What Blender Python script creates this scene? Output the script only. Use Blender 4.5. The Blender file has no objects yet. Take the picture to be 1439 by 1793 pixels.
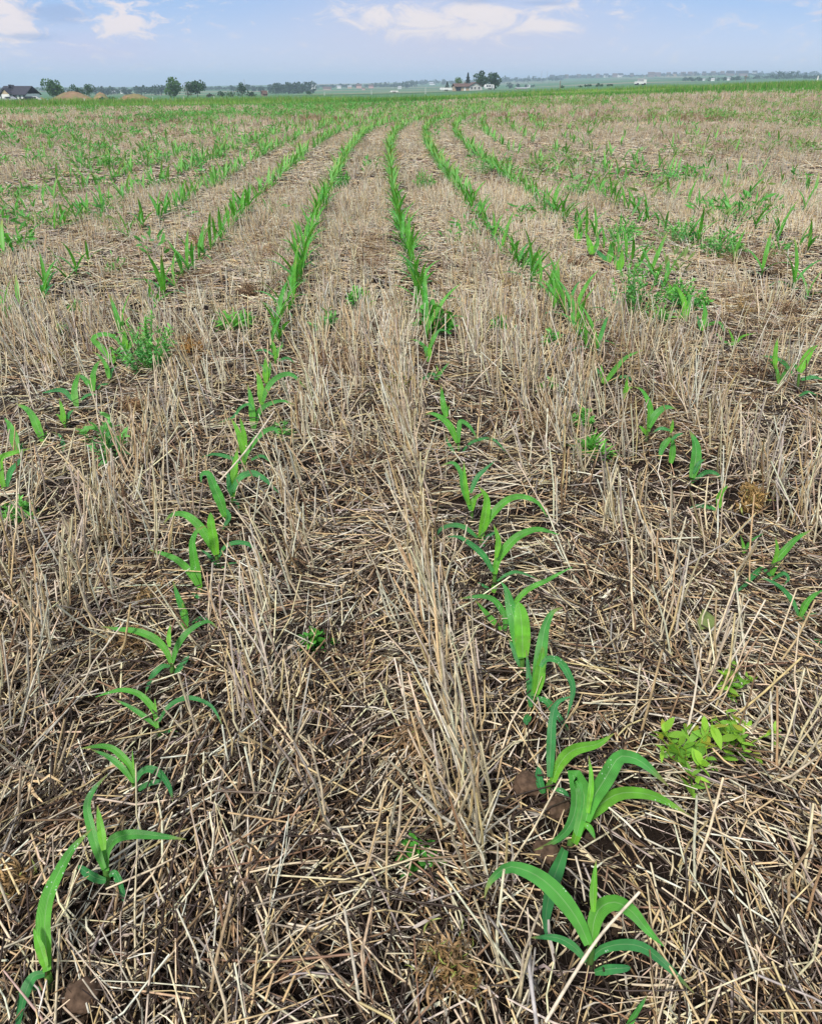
import bpy, math, random
import numpy as np
rng = np.random.default_rng(11)
random.seed(5)
PI = math.pi
sc = bpy.context.scene
COL = sc.collection

# ------------------------------------------------------------------ camera
W0, H0, F0, VH, CAMH = 1439.0, 1793.0, 1298.0, 143.0, 1.15
TH = math.atan((H0 / 2 - VH) / F0)
cd = bpy.data.cameras.new('camera')
cam = bpy.data.objects.new('camera', cd); COL.objects.link(cam)
cam.location = (0, 0, CAMH); cam.rotation_euler = (PI / 2 - TH, 0, 0)
cd.sensor_fit = 'HORIZONTAL'; cd.sensor_width = 36.0; cd.lens = 36.0 * F0 / W0
cd.clip_start = 0.02; cd.clip_end = 30000
sc.camera = cam

# ------------------------------------------------------------------ light and sky
SUN_EL, SUN_AZ = math.radians(52), math.radians(-150)     # azimuth from +Y towards +X
sc.view_settings.view_transform = 'Standard'; sc.view_settings.look = 'None'
EXPO = 1.5
sc.view_settings.exposure = EXPO; sc.view_settings.gamma = 1.0
sl = bpy.data.lights.new('sun', 'SUN'); sl.energy = 1.5; sl.angle = math.radians(10); sl.color = (1.0, 0.94, 0.85)
so = bpy.data.objects.new('sun', sl); COL.objects.link(so)
so.rotation_euler = (PI / 2 - SUN_EL, 0, PI - SUN_AZ)
world = bpy.data.worlds.new('World'); sc.world = world; world.use_nodes = True
wt = world.node_tree; wt.nodes.clear()
def wn(t, **k):
    n = wt.nodes.new(t)
    for a, b in k.items(): setattr(n, a, b)
    return n
def wl(a, b): wt.links.new(a, b)
def wmath(op, a, b=None, clamp=False):
    n = wn('ShaderNodeMath', operation=op, use_clamp=clamp)
    for i, q in enumerate((a, b)):
        if q is None: continue
        if isinstance(q, (int, float)): n.inputs[i].default_value = q
        else: wl(q, n.inputs[i])
    return n.outputs[0]
def wmix(f, a, b):
    n = wn('ShaderNodeMix', data_type='RGBA')
    for s, q in ((n.inputs[0], f), (n.inputs[6], a), (n.inputs[7], b)):
        if isinstance(q, (int, float)): s.default_value = q
        elif isinstance(q, tuple): s.default_value = (*q, 1)
        else: wl(q, s)
    return n.outputs[2]
sky = wn('ShaderNodeTexSky', sky_type='NISHITA'); sky.sun_disc = False
sky.sun_elevation = SUN_EL; sky.sun_rotation = SUN_AZ; sky.air_density = 1.0; sky.dust_density = 0.6; sky.ozone_density = 2.0
geo = wn('ShaderNodeTexCoord')
sep = wn('ShaderNodeSeparateXYZ'); wl(geo.outputs['Generated'], sep.inputs[0])
DX, DY, DZ = sep.outputs
EL = wmath('ARCSINE', DZ)                       # radians
AZ = wmath('ARCTAN2', DX, DY)
def el_of(v): return math.atan((H0 / 2 - v) / F0) - TH
def az_of(u): return math.atan((u - W0 / 2) / F0 / 1.156)
comb = wn('ShaderNodeCombineXYZ'); wl(AZ, comb.inputs[0]); wl(wmath('MULTIPLY', EL, 2.3), comb.inputs[1])
def wnoise(scale, detail, rough, dist=0.0, off=0.0):
    m = wn('ShaderNodeVectorMath', operation='ADD'); wl(comb.outputs[0], m.inputs[0]); m.inputs[1].default_value = (off, off * .7, off * .3)
    n = wn('ShaderNodeTexNoise'); n.inputs['Scale'].default_value = scale; n.inputs['Detail'].default_value = detail
    n.inputs['Roughness'].default_value = rough; n.inputs['Distortion'].default_value = dist
    wl(m.outputs[0], n.inputs['Vector']); return n.outputs['Fac']
N1 = wnoise(20, 10, .68, .9)
N2 = wnoise(34, 10, .68, .7, 3.1)
N3 = wnoise(6, 4, .5, .2, 7.7)
def blob(u, v, su, sv):                          # soft patch of sky around a direction, 0..1
    a, e = az_of(u), el_of(v)
    sa, se = su / F0 / 1.156, sv / F0 * .75
    dx = wmath('DIVIDE', wmath('SUBTRACT', AZ, a), sa); dy = wmath('DIVIDE', wmath('SUBTRACT', EL, e), se)
    q = wmath('ADD', wmath('MULTIPLY', dx, dx), wmath('MULTIPLY', dy, dy))
    return wmath('POWER', 2.718, wmath('MULTIPLY', q, -1.0))
def smooth(x, a, b):
    n = wn('ShaderNodeMapRange', interpolation_type='SMOOTHSTEP'); wl(x, n.inputs[0])
    n.inputs[1].default_value = a; n.inputs[2].default_value = b; return n.outputs[0]
K = 10.0 / 2 ** EXPO                             # world strength is 0.1; sky colours are given as they look in the picture
def kc(r, g, b): return tuple((q / 255) ** 2.2 * K for q in (r, g, b))
KD = 3.4
hi = smooth(EL, 0.0, 0.09)
veil = wmix(hi, kc(200, 208, 240), kc(134, 174, 232))          # thin blue-violet overcast low down
top = smooth(EL, 0.08, 0.5)
base = wmix(0.9, sky.outputs[0], veil)
upper = wmix(0.62, sky.outputs[0], (.58 * KD, .60 * KD, .66 * KD))          # brighter broken cloud overhead
upper = wmix(wmath('MULTIPLY', smooth(N3, .42, .62), .8), upper, (.96 * KD, .95 * KD, .94 * KD))
base = wmix(top, base, upper)
# pale bank in the middle, bright heaps to the left, a wisp to the right
bank = wmath('MULTIPLY', blob(800, 60, 290, 95), wmath('ADD', .55, wmath('MULTIPLY', N1, .8)), True)
c = wmix(wmath('MULTIPLY', bank, .85), base, kc(214, 211, 232))
lift = wmath('MULTIPLY', blob(170, 95, 130, 40), wmath('ADD', .25, N1), True)
c = wmix(wmath('MULTIPLY', lift, .75), c, kc(208, 204, 236))
m1 = wmath('ADD', wmath('ADD', blob(5, 50, 60, 42), blob(60, 42, 16, 20)), wmath('ADD', blob(232, 45, 60, 34), wmath('MULTIPLY', blob(20, 12, 60, 12), .6)))
h1 = smooth(wmath('ADD', wmath('MULTIPLY', m1, .55), wmath('MULTIPLY', wmath('SUBTRACT', N2, .5), 2.1)), .14, .58)
c = wmix(wmath('MULTIPLY', h1, .9), c, kc(252, 238, 236))
m2 = wmath('ADD', wmath('ADD', blob(690, 30, 110, 22), blob(900, 12, 160, 22)), wmath('ADD', blob(800, 55, 120, 24), blob(960, 45, 80, 10)))
h2 = smooth(wmath('ADD', wmath('MULTIPLY', m2, .42), wmath('MULTIPLY', wmath('SUBTRACT', N1, .5), 2.1)), .12, .60)
c = wmix(wmath('MULTIPLY', h2, .92), c, kc(248, 237, 236))
m3 = wmath('ADD', blob(1340, -4, 90, 18), wmath('MULTIPLY', blob(1420, 40, 40, 14), .4))
h3 = smooth(wmath('ADD', wmath('MULTIPLY', m3, .55), wmath('SUBTRACT', N1, .5)), .12, .6)
c = wmix(wmath('MULTIPLY', h3, .7), c, kc(226, 220, 236))
m4 = wmath('ADD', wmath('ADD', blob(120, 30, 60, 22), blob(70, 70, 45, 9)), wmath('ADD', blob(830, -2, 60, 9), blob(940, 6, 50, 6)))
h4 = smooth(wmath('ADD', wmath('MULTIPLY', m4, .5), wmath('SUBTRACT', N1, .5)), .1, .5)
c = wmix(wmath('MULTIPLY', h4, .65), c, kc(158, 180, 222))      # darker blue-grey undersides
bg = wn('ShaderNodeBackground'); wl(c, bg.inputs[0]); bg.inputs[1].default_value = 0.1
wo = wn('ShaderNodeOutputWorld'); wl(bg.outputs[0], wo.inputs[0])

# ------------------------------------------------------------------ render settings
try:
    cy = sc.cycles
    cy.max_bounces = 6; cy.diffuse_bounces = 1; cy.glossy_bounces = 2; cy.transmission_bounces = 3; cy.volume_bounces = 1
    cy.transparent_max_bounces = 6; cy.caustics_reflective = False; cy.caustics_refractive = False
except Exception: pass

# ------------------------------------------------------------------ helpers
def hash2(ix, iy, s):
    n = (ix.astype(np.int64) * 374761393 + iy.astype(np.int64) * 668265263 + s * 974634777) & 0x7fffffff
    n = ((n ^ (n >> 13)) * 1274126177) & 0x7fffffff
    n = (n ^ (n >> 16)) & 0xffff
    return n / 65535.0
def vnoise(x, y, s=0):
    x = np.asarray(x, float); y = np.asarray(y, float)
    ix = np.floor(x); iy = np.floor(y); fx = x - ix; fy = y - iy
    fx = fx * fx * (3 - 2 * fx); fy = fy * fy * (3 - 2 * fy)
    a = hash2(ix, iy, s); b = hash2(ix + 1, iy, s); c_ = hash2(ix, iy + 1, s); d = hash2(ix + 1, iy + 1, s)
    return (a * (1 - fx) + b * fx) * (1 - fy) + (c_ * (1 - fx) + d * fx) * fy
def fbm(x, y, s=0, o=4):
    r = 0; a = .5; t = 0
    for i in range(o):
        r = r + a * vnoise(np.asarray(x) * 2 ** i, np.asarray(y) * 2 ** i, s + i); t += a; a *= .5
    return r / t
def sstep(x, a, b):
    t = np.clip((np.asarray(x, float) - a) / (b - a), 0, 1); return t * t * (3 - 2 * t)

UAX = np.array([-900, 0, 250, 480, 720, 850, 960, 1100, 1250, 1439, 2300.])
AZX = np.arctan((UAX - W0 / 2) / F0 / 1.156)
def ringz(v, r): return CAMH + (VH - np.asarray(v, float)) / 1730.0 * r
Z90 = ringz([182, 181, 180, 178, 174, 169, 164, 160, 155, 151, 149], 90)
Z180 = ringz([188, 187, 186, 184, 178, 168, 164, 160, 155, 152, 152], 180)
Z320 = ringz([174, 173, 172, 169, 164, 158.5, 156, 151, 149, 149, 149], 320)
Z900 = ringz([165, 164, 164, 163, 160, 157, 153, 146, 143.5, 143, 143], 900)
Z2000 = ringz([156, 155, 155, 153, 150, 148, 142, 138, 135, 135, 136], 2000)
Z3200 = ringz([152, 151, 151, 147.5, 144, 139, 136.5, 133.5, 131, 130.5, 131], 3200)
Z9000 = Z3200 - 60
RR = np.array([0, 25, 90, 180, 320, 900, 2000, 3200, 9000.])
ZZ = np.stack([Z90 * 0, Z90 * 0.10, Z90, Z180, Z320, Z900, Z2000, Z3200, Z9000])
def terrain(x, y):
    x = np.asarray(x, float); y = np.asarray(y, float)
    r = np.hypot(x, y); az = np.clip(np.arctan2(x, y), AZX[0], AZX[-1])
    cols = np.stack([np.interp(az, AZX, ZZ[i]) for i in range(len(RR))])
    k = np.clip(np.searchsorted(RR, r, side='right') - 1, 0, len(RR) - 2)
    t = np.clip((r - RR[k]) / (RR[k + 1] - RR[k]), 0, 1)
    t = np.where((k >= 1) & (k <= 6), t * t * (3 - 2 * t) * .6 + t * .4, t)
    kk = np.clip(k, 0, None)
    a = np.take_along_axis(cols, kk[None, ...], 0)[0]; b = np.take_along_axis(cols, kk[None, ...] + 1, 0)[0]
    z = a + (b - a) * t
    amp = 0.022 * sstep(r, 60, 20)
    z = z + amp * (fbm(x * 1.7, y * 1.7, 3) - .5) * 2 + 0.010 * sstep(r, 20, 8) * (fbm(x * 9, y * 9, 8, 2) - .5) * 2
    z = z + sstep(r, 500, 2500) * 5 * (fbm(x / 500, y / 500, 21, 3) - .5)
    return z
def ray(u, v):
    dx = (np.asarray(u, float) - W0 / 2) / F0; dy = (np.asarray(v, float) - H0 / 2) / F0
    return dx, math.cos(TH) - dy * math.sin(TH), -math.sin(TH) - dy * math.cos(TH)
def hit(u, v):
    """the point of the ground seen at a pixel of the photograph"""
    dx, dy, dz = (float(q) for q in ray(u, v))
    t = 0.3; step = 0.004
    while t < 6000:
        if CAMH + dz * t <= float(terrain(dx * t, dy * t)): break
        step = max(.004, t * .004); t += step
    a, b = max(t - step, 0.1), t
    for _ in range(24):
        m = (a + b) / 2
        if CAMH + dz * m <= float(terrain(dx * m, dy * m)): b = m
        else: a = m
    return np.array([dx * b, dy * b, CAMH + dz * b])

def build(name, verts, quads, col=None, mat=None, parent=None, smooth=True, uv=None, tris=None):
    me = bpy.data.meshes.new(name)
    verts = np.ascontiguousarray(verts, np.float32)
    nq = 0 if quads is None else len(quads); nt = 0 if tris is None else len(tris)
    li = np.concatenate(([] if not nq else [np.asarray(quads, np.int32).ravel()]) + ([] if not nt else [np.asarray(tris, np.int32).ravel()]))
    me.vertices.add(len(verts)); me.vertices.foreach_set('co', verts.ravel())
    me.loops.add(len(li)); me.loops.foreach_set('vertex_index', li.astype(np.int32))
    me.polygons.add(nq + nt)
    st = np.concatenate([np.arange(nq) * 4, nq * 4 + np.arange(nt) * 3]).astype(np.int32)
    me.polygons.foreach_set('loop_start', st)
    me.polygons.foreach_set('use_smooth', np.full(nq + nt, smooth))
    me.update(calc_edges=True)
    if col is not None:
        ca = me.attributes.new('tint', 'FLOAT_COLOR', 'POINT')
        c4 = np.ones((len(verts), 4), np.float32); c4[:, :3] = col
        ca.data.foreach_set('color', c4.ravel())
    if uv is not None:
        ul = me.uv_layers.new(name='uv')
        ul.data.foreach_set('uv', np.asarray(uv, np.float32)[li].ravel())
    if mat: me.materials.append(mat)
    o = bpy.data.objects.new(name, me); COL.objects.link(o)
    if parent: o.parent = parent
    return o
def tag(o, label=None, cat=None, group=None, kind=None):
    if label: o['label'] = label
    if cat: o['category'] = cat
    if group: o['group'] = group
    if kind: o['kind'] = kind
    return o
def thing(name, label, cat, loc=(0, 0, 0), rz=0, group=None):
    o = bpy.data.objects.new(name, None); COL.objects.link(o); o.empty_display_size = .05
    o.location = [float(q) for q in loc]; o.rotation_euler = (0, 0, rz)
    return tag(o, label, cat, group)
def unit(v): return v / np.maximum(np.linalg.norm(v, axis=-1, keepdims=True), 1e-9)

class Bag:
    """collects pieces of ONE mesh"""
    def __init__(s): s.v = []; s.q = []; s.c = []; s.n = 0
    def add(s, v, q, c):
        v = np.asarray(v, float).reshape(-1, 3); c = np.asarray(c, float)
        if c.ndim == 1: c = np.tile(c, (len(v), 1))
        s.v.append(v); s.q.append(np.asarray(q) + s.n); s.c.append(c); s.n += len(v)
    def make(s, name, mat, parent=None, smooth=True):
        return build(name, np.concatenate(s.v), np.concatenate(s.q), np.concatenate(s.c), mat, parent, smooth)

def tubes(P, rad, col, S=4):
    """P (N,R,3) centre lines, rad (N,R), col (N,3) or (N,R,3) -> verts, quads, cols"""
    N, R, _ = P.shape
    D = unit(P[:, -1] - P[:, 0])
    ref = np.where(np.abs(D[:, 2:3]) > .8, np.array([[1., 0, 0]]), np.array([[0, 0, 1.]]))
    U = unit(np.cross(D, ref)); V = np.cross(D, U)
    ang = np.arange(S) * 2 * PI / S + .4
    off = U[:, None, None, :] * np.cos(ang)[None, None, :, None] + V[:, None, None, :] * np.sin(ang)[None, None, :, None]
    verts = P[:, :, None, :] + off * rad[:, :, None, None]
    base = (np.arange(N) * R * S)[:, None, None]
    r = np.arange(R - 1)[None, :, None] * S; k = np.arange(S)[None, None, :]; k2 = (k + 1) % S
    q = np.stack([base + r + k, base + r + k2, base + r + S + k2, base + r + S + k], -1).reshape(-1, 4)
    if col.ndim == 2: col = np.repeat(col[:, None, :], R, 1)
    c = np.repeat(col[:, :, None, :], S, 2)
    return verts.reshape(-1, 3), q, c.reshape(-1, 3)
def ribbons(P, wid, side, col):
    """flat blades: P (N,R,3), wid (N,R), side (N,3), col (N,3) or (N,R,3)"""
    N, R, _ = P.shape
    A = P - side[:, None, :] * wid[:, :, None] * .5; B = P + side[:, None, :] * wid[:, :, None] * .5
    v = np.stack([A, B], 2).reshape(-1, 3)
    base = (np.arange(N) * R * 2)[:, None]; r = np.arange(R - 1)[None, :] * 2
    q = np.stack([base + r, base + r + 1, base + r + 3, base + r + 2], -1).reshape(-1, 4)
    if col.ndim == 2: col = np.repeat(col[:, None, :], R, 1)
    return v, q, np.repeat(col[:, :, None, :], 2, 2).reshape(-1, 3)

# ------------------------------------------------------------------ materials
def mat_new(name):
    m = bpy.data.materials.new(name); m.use_nodes = True
    nt = m.node_tree; nt.nodes.clear(); return m, nt
def N_(nt, t, **k):
    n = nt.nodes.new(t)
    for a, b in k.items(): setattr(n, a, b)
    return n
def straw_mat():
    m, nt = mat_new('straw'); L = nt.links.new
    at = N_(nt, 'ShaderNodeAttribute', attribute_name='tint')
    tc = N_(nt, 'ShaderNodeTexCoord'); no = N_(nt, 'ShaderNodeTexNoise'); no.inputs['Scale'].default_value = 70; no.inputs['Detail'].default_value = 3
    L(tc.outputs['Object'], no.inputs['Vector'])
    mr = N_(nt, 'ShaderNodeMapRange'); L(no.outputs['Fac'], mr.inputs[0]); mr.inputs[1].default_value = .3; mr.inputs[2].default_value = .7; mr.inputs[3].default_value = .62; mr.inputs[4].default_value = 1.18
    mx = N_(nt, 'ShaderNodeMix', data_type='RGBA', blend_type='MULTIPLY'); mx.inputs[0].default_value = 1
    L(at.outputs['Color'], mx.inputs[6]); L(mr.outputs[0], mx.inputs[7])
    p = N_(nt, 'ShaderNodeBsdfPrincipled'); L(mx.outputs[2], p.inputs['Base Color']); p.inputs['Roughness'].default_value = .5
    p.inputs['Specular IOR Level'].default_value = .45
    o = N_(nt, 'ShaderNodeOutputMaterial'); L(p.outputs[0], o.inputs[0]); return m
def leaf_mat(name, dew, trans=.32, rough=.42):
    m, nt = mat_new(name); L = nt.links.new
    at = N_(nt, 'ShaderNodeAttribute', attribute_name='tint')
    colr = at.outputs['Color']; bump = None
    p = N_(nt, 'ShaderNodeBsdfPrincipled'); p.inputs['Roughness'].default_value = rough; p.inputs['Specular IOR Level'].default_value = .4
    if dew:
        uv = N_(nt, 'ShaderNodeUVMap', uv_map='uv'); sp = N_(nt, 'ShaderNodeSeparateXYZ'); L(uv.outputs[0], sp.inputs[0])
        w = N_(nt, 'ShaderNodeMath', operation='MULTIPLY'); L(sp.outputs[0], w.inputs[0]); w.inputs[1].default_value = 75
        s = N_(nt, 'ShaderNodeMath', operation='SINE'); L(w.outputs[0], s.inputs[0])
        mr = N_(nt, 'ShaderNodeMapRange'); L(s.outputs[0], mr.inputs[0]); mr.inputs[1].default_value = -1; mr.inputs[2].default_value = 1; mr.inputs[3].default_value = .84; mr.inputs[4].default_value = 1.1
        mx = N_(nt, 'ShaderNodeMix', data_type='RGBA', blend_type='MULTIPLY'); mx.inputs[0].default_value = 1
        L(colr, mx.inputs[6]); L(mr.outputs[0], mx.inputs[7]); colr = mx.outputs[2]
        tc = N_(nt, 'ShaderNodeTexCoord')
        n2 = N_(nt, 'ShaderNodeTexNoise'); n2.inputs['Scale'].default_value = 28; L(tc.outputs['Object'], n2.inputs['Vector'])
        m2 = N_(nt, 'ShaderNodeMapRange'); L(n2.outputs['Fac'], m2.inputs[0]); m2.inputs[1].default_value = .3; m2.inputs[2].default_value = .7; m2.inputs[3].default_value = .8; m2.inputs[4].default_value = 1.2
        mx2 = N_(nt, 'ShaderNodeMix', data_type='RGBA', blend_type='MULTIPLY'); mx2.inputs[0].default_value = 1
        L(colr, mx2.inputs[6]); L(m2.outputs[0], mx2.inputs[7]); colr = mx2.outputs[2]
        # dew beads
        vo = N_(nt, 'ShaderNodeTexVoronoi'); vo.inputs['Scale'].default_value = 170; L(tc.outputs['Object'], vo.inputs['Vector'])
        lt = N_(nt, 'ShaderNodeMath', operation='LESS_THAN'); L(vo.outputs['Distance'], lt.inputs[0]); lt.inputs[1].default_value = .21
        nm = N_(nt, 'ShaderNodeTexNoise'); nm.inputs['Scale'].default_value = 14; L(tc.outputs['Object'], nm.inputs['Vector'])
        gm = N_(nt, 'ShaderNodeMath', operation='GREATER_THAN'); L(nm.outputs['Fac'], gm.inputs[0]); gm.inputs[1].default_value = .56
        an = N_(nt, 'ShaderNodeMath', operation='MULTIPLY'); L(lt.outputs[0], an.inputs[0]); L(gm.outputs[0], an.inputs[1])
        fa = N_(nt, 'ShaderNodeMath', operation='MULTIPLY'); L(an.outputs[0], fa.inputs[0]); fa.inputs[1].default_value = .55
        mx3 = N_(nt, 'ShaderNodeMix', data_type='RGBA'); L(fa.outputs[0], mx3.inputs[0]); L(colr, mx3.inputs[6]); mx3.inputs[7].default_value = (.75, .85, .8, 1); colr = mx3.outputs[2]
        bu = N_(nt, 'ShaderNodeBump'); bu.inputs['Strength'].default_value = .35; bu.inputs['Distance'].default_value = .002; L(s.outputs[0], bu.inputs['Height']); L(bu.outputs[0], p.inputs['Normal'])
    L(colr, p.inputs['Base Color'])
    t = N_(nt, 'ShaderNodeBsdfTranslucent')
    br = N_(nt, 'ShaderNodeMix', data_type='RGBA', blend_type='MULTIPLY'); br.inputs[0].default_value = 1; L(colr, br.inputs[6]); br.inputs[7].default_value = (1.5, 1.5, .7, 1)
    L(br.outputs[2], t.inputs[0])
    ms = N_(nt, 'ShaderNodeMixShader'); ms.inputs[0].default_value = trans; L(p.outputs[0], ms.inputs[1]); L(t.outputs[0], ms.inputs[2])
    o = N_(nt, 'ShaderNodeOutputMaterial'); L(ms.outputs[0], o.inputs[0]); return m
def plain_mat(name, col, rough=.7, nscale=None, namp=.25, spec=.3):
    m, nt = mat_new(name); L = nt.links.new
    p = N_(nt, 'ShaderNodeBsdfPrincipled'); p.inputs['Roughness'].default_value = rough; p.inputs['Specular IOR Level'].default_value = spec
    p.inputs['Base Color'].default_value = (*col, 1)
    if nscale:
        tc = N_(nt, 'ShaderNodeTexCoord'); no = N_(nt, 'ShaderNodeTexNoise'); no.inputs['Scale'].default_value = nscale; no.inputs['Detail'].default_value = 5
        L(tc.outputs['Object'], no.inputs['Vector'])
        mr = N_(nt, 'ShaderNodeMapRange'); L(no.outputs['Fac'], mr.inputs[0]); mr.inputs[1].default_value = .3; mr.inputs[2].default_value = .7; mr.inputs[3].default_value = 1 - namp; mr.inputs[4].default_value = 1 + namp
        mx = N_(nt, 'ShaderNodeMix', data_type='RGBA', blend_type='MULTIPLY'); mx.inputs[0].default_value = 1; mx.inputs[6].default_value = (*col, 1)
        L(mr.outputs[0], mx.inputs[7]); L(mx.outputs[2], p.inputs['Base Color'])
        bu = N_(nt, 'ShaderNodeBump'); bu.inputs['Strength'].default_value = .5; L(no.outputs['Fac'], bu.inputs['Height']); bu.inputs['Distance'].default_value = .3 / nscale; L(bu.outputs[0], p.inputs['Normal'])
    o = N_(nt, 'ShaderNodeOutputMaterial'); L(p.outputs[0], o.inputs[0]); return m
def ground_mat():
    m, nt = mat_new('ground'); L = nt.links.new
    at = N_(nt, 'ShaderNodeAttribute', attribute_name='tint')
    tc = N_(nt, 'ShaderNodeTexCoord')
    def noise(sc_, d):
        n = N_(nt, 'ShaderNodeTexNoise'); n.inputs['Scale'].default_value = sc_; n.inputs['Detail'].default_value = d; n.inputs['Roughness'].default_value = .65
        L(tc.outputs['Object'], n.inputs['Vector']); return n.outputs['Fac']
    a, b, g = noise(26, 6), noise(.25, 5), noise(150, 3)
    ad = N_(nt, 'ShaderNodeMath', operation='ADD'); L(a, ad.inputs[0]); L(b, ad.inputs[1])
    ad2 = N_(nt, 'ShaderNodeMath', operation='ADD'); L(ad.outputs[0], ad2.inputs[0]); L(g, ad2.inputs[1])
    mr = N_(nt, 'ShaderNodeMapRange'); L(ad2.outputs[0], mr.inputs[0]); mr.inputs[1].default_value = 1.1; mr.inputs[2].default_value = 1.9; mr.inputs[3].default_value = .55; mr.inputs[4].default_value = 1.5
    mx = N_(nt, 'ShaderNodeMix', data_type='RGBA', blend_type='MULTIPLY'); mx.inputs[0].default_value = 1
    L(at.outputs['Color'], mx.inputs[6]); L(mr.outputs[0], mx.inputs[7])
    p = N_(nt, 'ShaderNodeBsdfPrincipled'); p.inputs['Roughness'].default_value = .9; p.inputs['Specular IOR Level'].default_value = .15; L(mx.outputs[2], p.inputs['Base Color'])
    bu = N_(nt, 'ShaderNodeBump'); bu.inputs['Strength'].default_value = .8; bu.inputs['Distance'].default_value = .012; L(ad2.outputs[0], bu.inputs['Height']); L(bu.outputs[0], p.inputs['Normal'])
    o = N_(nt, 'ShaderNodeOutputMaterial'); L(p.outputs[0], o.inputs[0]); return m
M_STRAW = straw_mat(); M_CORN = leaf_mat('corn_leaf', True); M_WEED = leaf_mat('weed_leaf', False, .3, .55)
M_GRASS = leaf_mat('grass_blade', False, .35, .6); M_TREE = leaf_mat('tree_foliage', False, .25, .7)
M_GROUND = ground_mat()
M_BARK = plain_mat('bark', (.07, .05, .035), .9, 6)

# ------------------------------------------------------------------ the lie of the field
ROWY = np.array([-1, 0, .6, 1.2, 1.9, 3, 4.7, 6, 9.6, 15.7, 21, 26, 33, 45, 60, 95.])
ROWX = np.array([.31, .30, .275, .245, .19, .115, .05, -.05, -.21, -.42, -.44, -.1, .75, 4, 11, 40.])
# smooth cubic through the measured middle corn row
def _row_table():
    yy = np.linspace(-1, 95, 1921); xx = np.interp(yy, ROWY, ROWX)
    k = np.hanning(61); k /= k.sum()
    pad = np.pad(xx, 30, mode='reflect', reflect_type='odd'); xs = np.convolve(pad, k, 'valid')
    near = sstep(yy, 1, 5); k2 = np.hanning(15); k2 /= k2.sum()
    xn = np.convolve(np.pad(xx, 7, mode='reflect', reflect_type='odd'), k2, 'valid')
    return yy, xs * near + xn * (1 - near)
_RY, _RX = _row_table(); _RS = np.sqrt(1 + np.gradient(_RX, _RY) ** 2)
def rowx(y, off=0.0): return np.interp(y, _RY, _RX) + off * np.interp(y, _RY, _RS)
def rowoff(x, y): return (x - np.interp(y, _RY, _RX)) / np.interp(y, _RY, _RS)
ROWGAP = .765

# where the green far strips start: pixels of the photograph put on the ground
_bu = np.array([-700, 0, 250, 480, 640, 720, 850, 960, 1100, 1200, 1300, 1439, 2100.])
_bv = np.array([194, 193, 191, 188, 185, 182, 175, 172, 169, 165, 163, 162, 161.])
_bh = np.array([hit(a, b) for a, b in zip(_bu, _bv)])
GAZ = np.arctan2(_bh[:, 0], _bh[:, 1]); GR = np.hypot(_bh[:, 0], _bh[:, 1])
def green_edge(x, y):
    """>0 inside the green strip beyond the stubble (metres past its near edge)"""
    az = np.arctan2(x, y); r = np.hypot(x, y)
    return r - np.interp(az, GAZ, GR) * (1 + .10 * (fbm(x / 4, y / 4, 31) - .5))
# ------------------------------------------------------------------ ground: one sheet out to the horizon
def mixc(a, b, t): t = np.asarray(t)[..., None]; return np.asarray(a) * (1 - t) + np.asarray(b) * t
def make_ground():
    naz = 900
    r = [0.0]; q = .12
    while q < 12000: r.append(q); q *= 1.035
    r = np.array(r); az = np.arange(naz) * 2 * PI / naz
    # finer in front of the camera
    az = np.sort(np.concatenate([np.linspace(-.75, .75, 700), np.linspace(.75, 2 * PI - .75, 202)[1:-1]]))
    naz = len(az)
    R, A = np.meshgrid(r[1:], az, indexing='ij')
    x = R * np.sin(A); y = R * np.cos(A); z = terrain(x, y)
    v = np.concatenate([[[0, 0, float(terrain(0, 0))]], np.stack([x, y, z], -1).reshape(-1, 3)])
    nr = len(r) - 1
    i = np.arange(nr - 1)[:, None]; j = np.arange(naz)[None, :]; j2 = (j + 1) % naz
    quads = np.stack([1 + i * naz + j, 1 + i * naz + j2, 1 + (i + 1) * naz + j2, 1 + (i + 1) * naz + j], -1).reshape(-1, 4)[:, ::-1]
    jj = np.arange(naz); tris = np.stack([np.zeros(naz, int), 1 + (jj + 1) % naz, 1 + jj], -1)
    # soil and field colours
    soil = mixc((.010, .0065, .005), (.030, .020, .014), fbm(x * 2.2, y * 2.2, 5))
    stub = mixc((.20, .145, .095), (.33, .25, .17), fbm(x * .6, y * .6, 6))
    c_ = mixc(soil, stub, sstep(R, 6, 28)[...] * .85) if False else soil * (1 - sstep(R, 6, 28) * .85)[..., None] + stub * (sstep(R, 6, 28) * .85)[..., None]
    g = sstep(green_edge(x, y), 0, 3)
    grass = mixc((.06, .16, .03), (.13, .24, .05), fbm(x / 6, y / 2, 9))
    c_ = c_ * (1 - g)[..., None] + grass * g[..., None]
    # valley: meadows, pale stubble and ploughed strips lying across the view
    f = fbm(x / 420, y / 130, 14, 3); f2 = vnoise(x / 260, y / 70, 77)
    far = mixc((.055, .135, .06), (.095, .19, .085), f)
    far = far * (1 - sstep(f2, .72, .78))[..., None] + np.array((.27, .22, .15)) * sstep(f2, .72, .78)[..., None]
    far = far * (1 - sstep(f2, .22, .16))[..., None] + np.array((.035, .065, .035)) * sstep(f2, .22, .16)[..., None]
    t = sstep(R, 120, 200)
    c_ = c_ * (1 - t)[..., None] + far * t[..., None]
    cc = np.concatenate([[(.04, .03, .02)], c_.reshape(-1, 3)])
    o = build('ground', v, quads, cc, M_GROUND, None, True, None, tris)
    tag(o, 'brown soil of the maize field running into green meadows and far hills', kind='structure')
make_ground()

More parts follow.
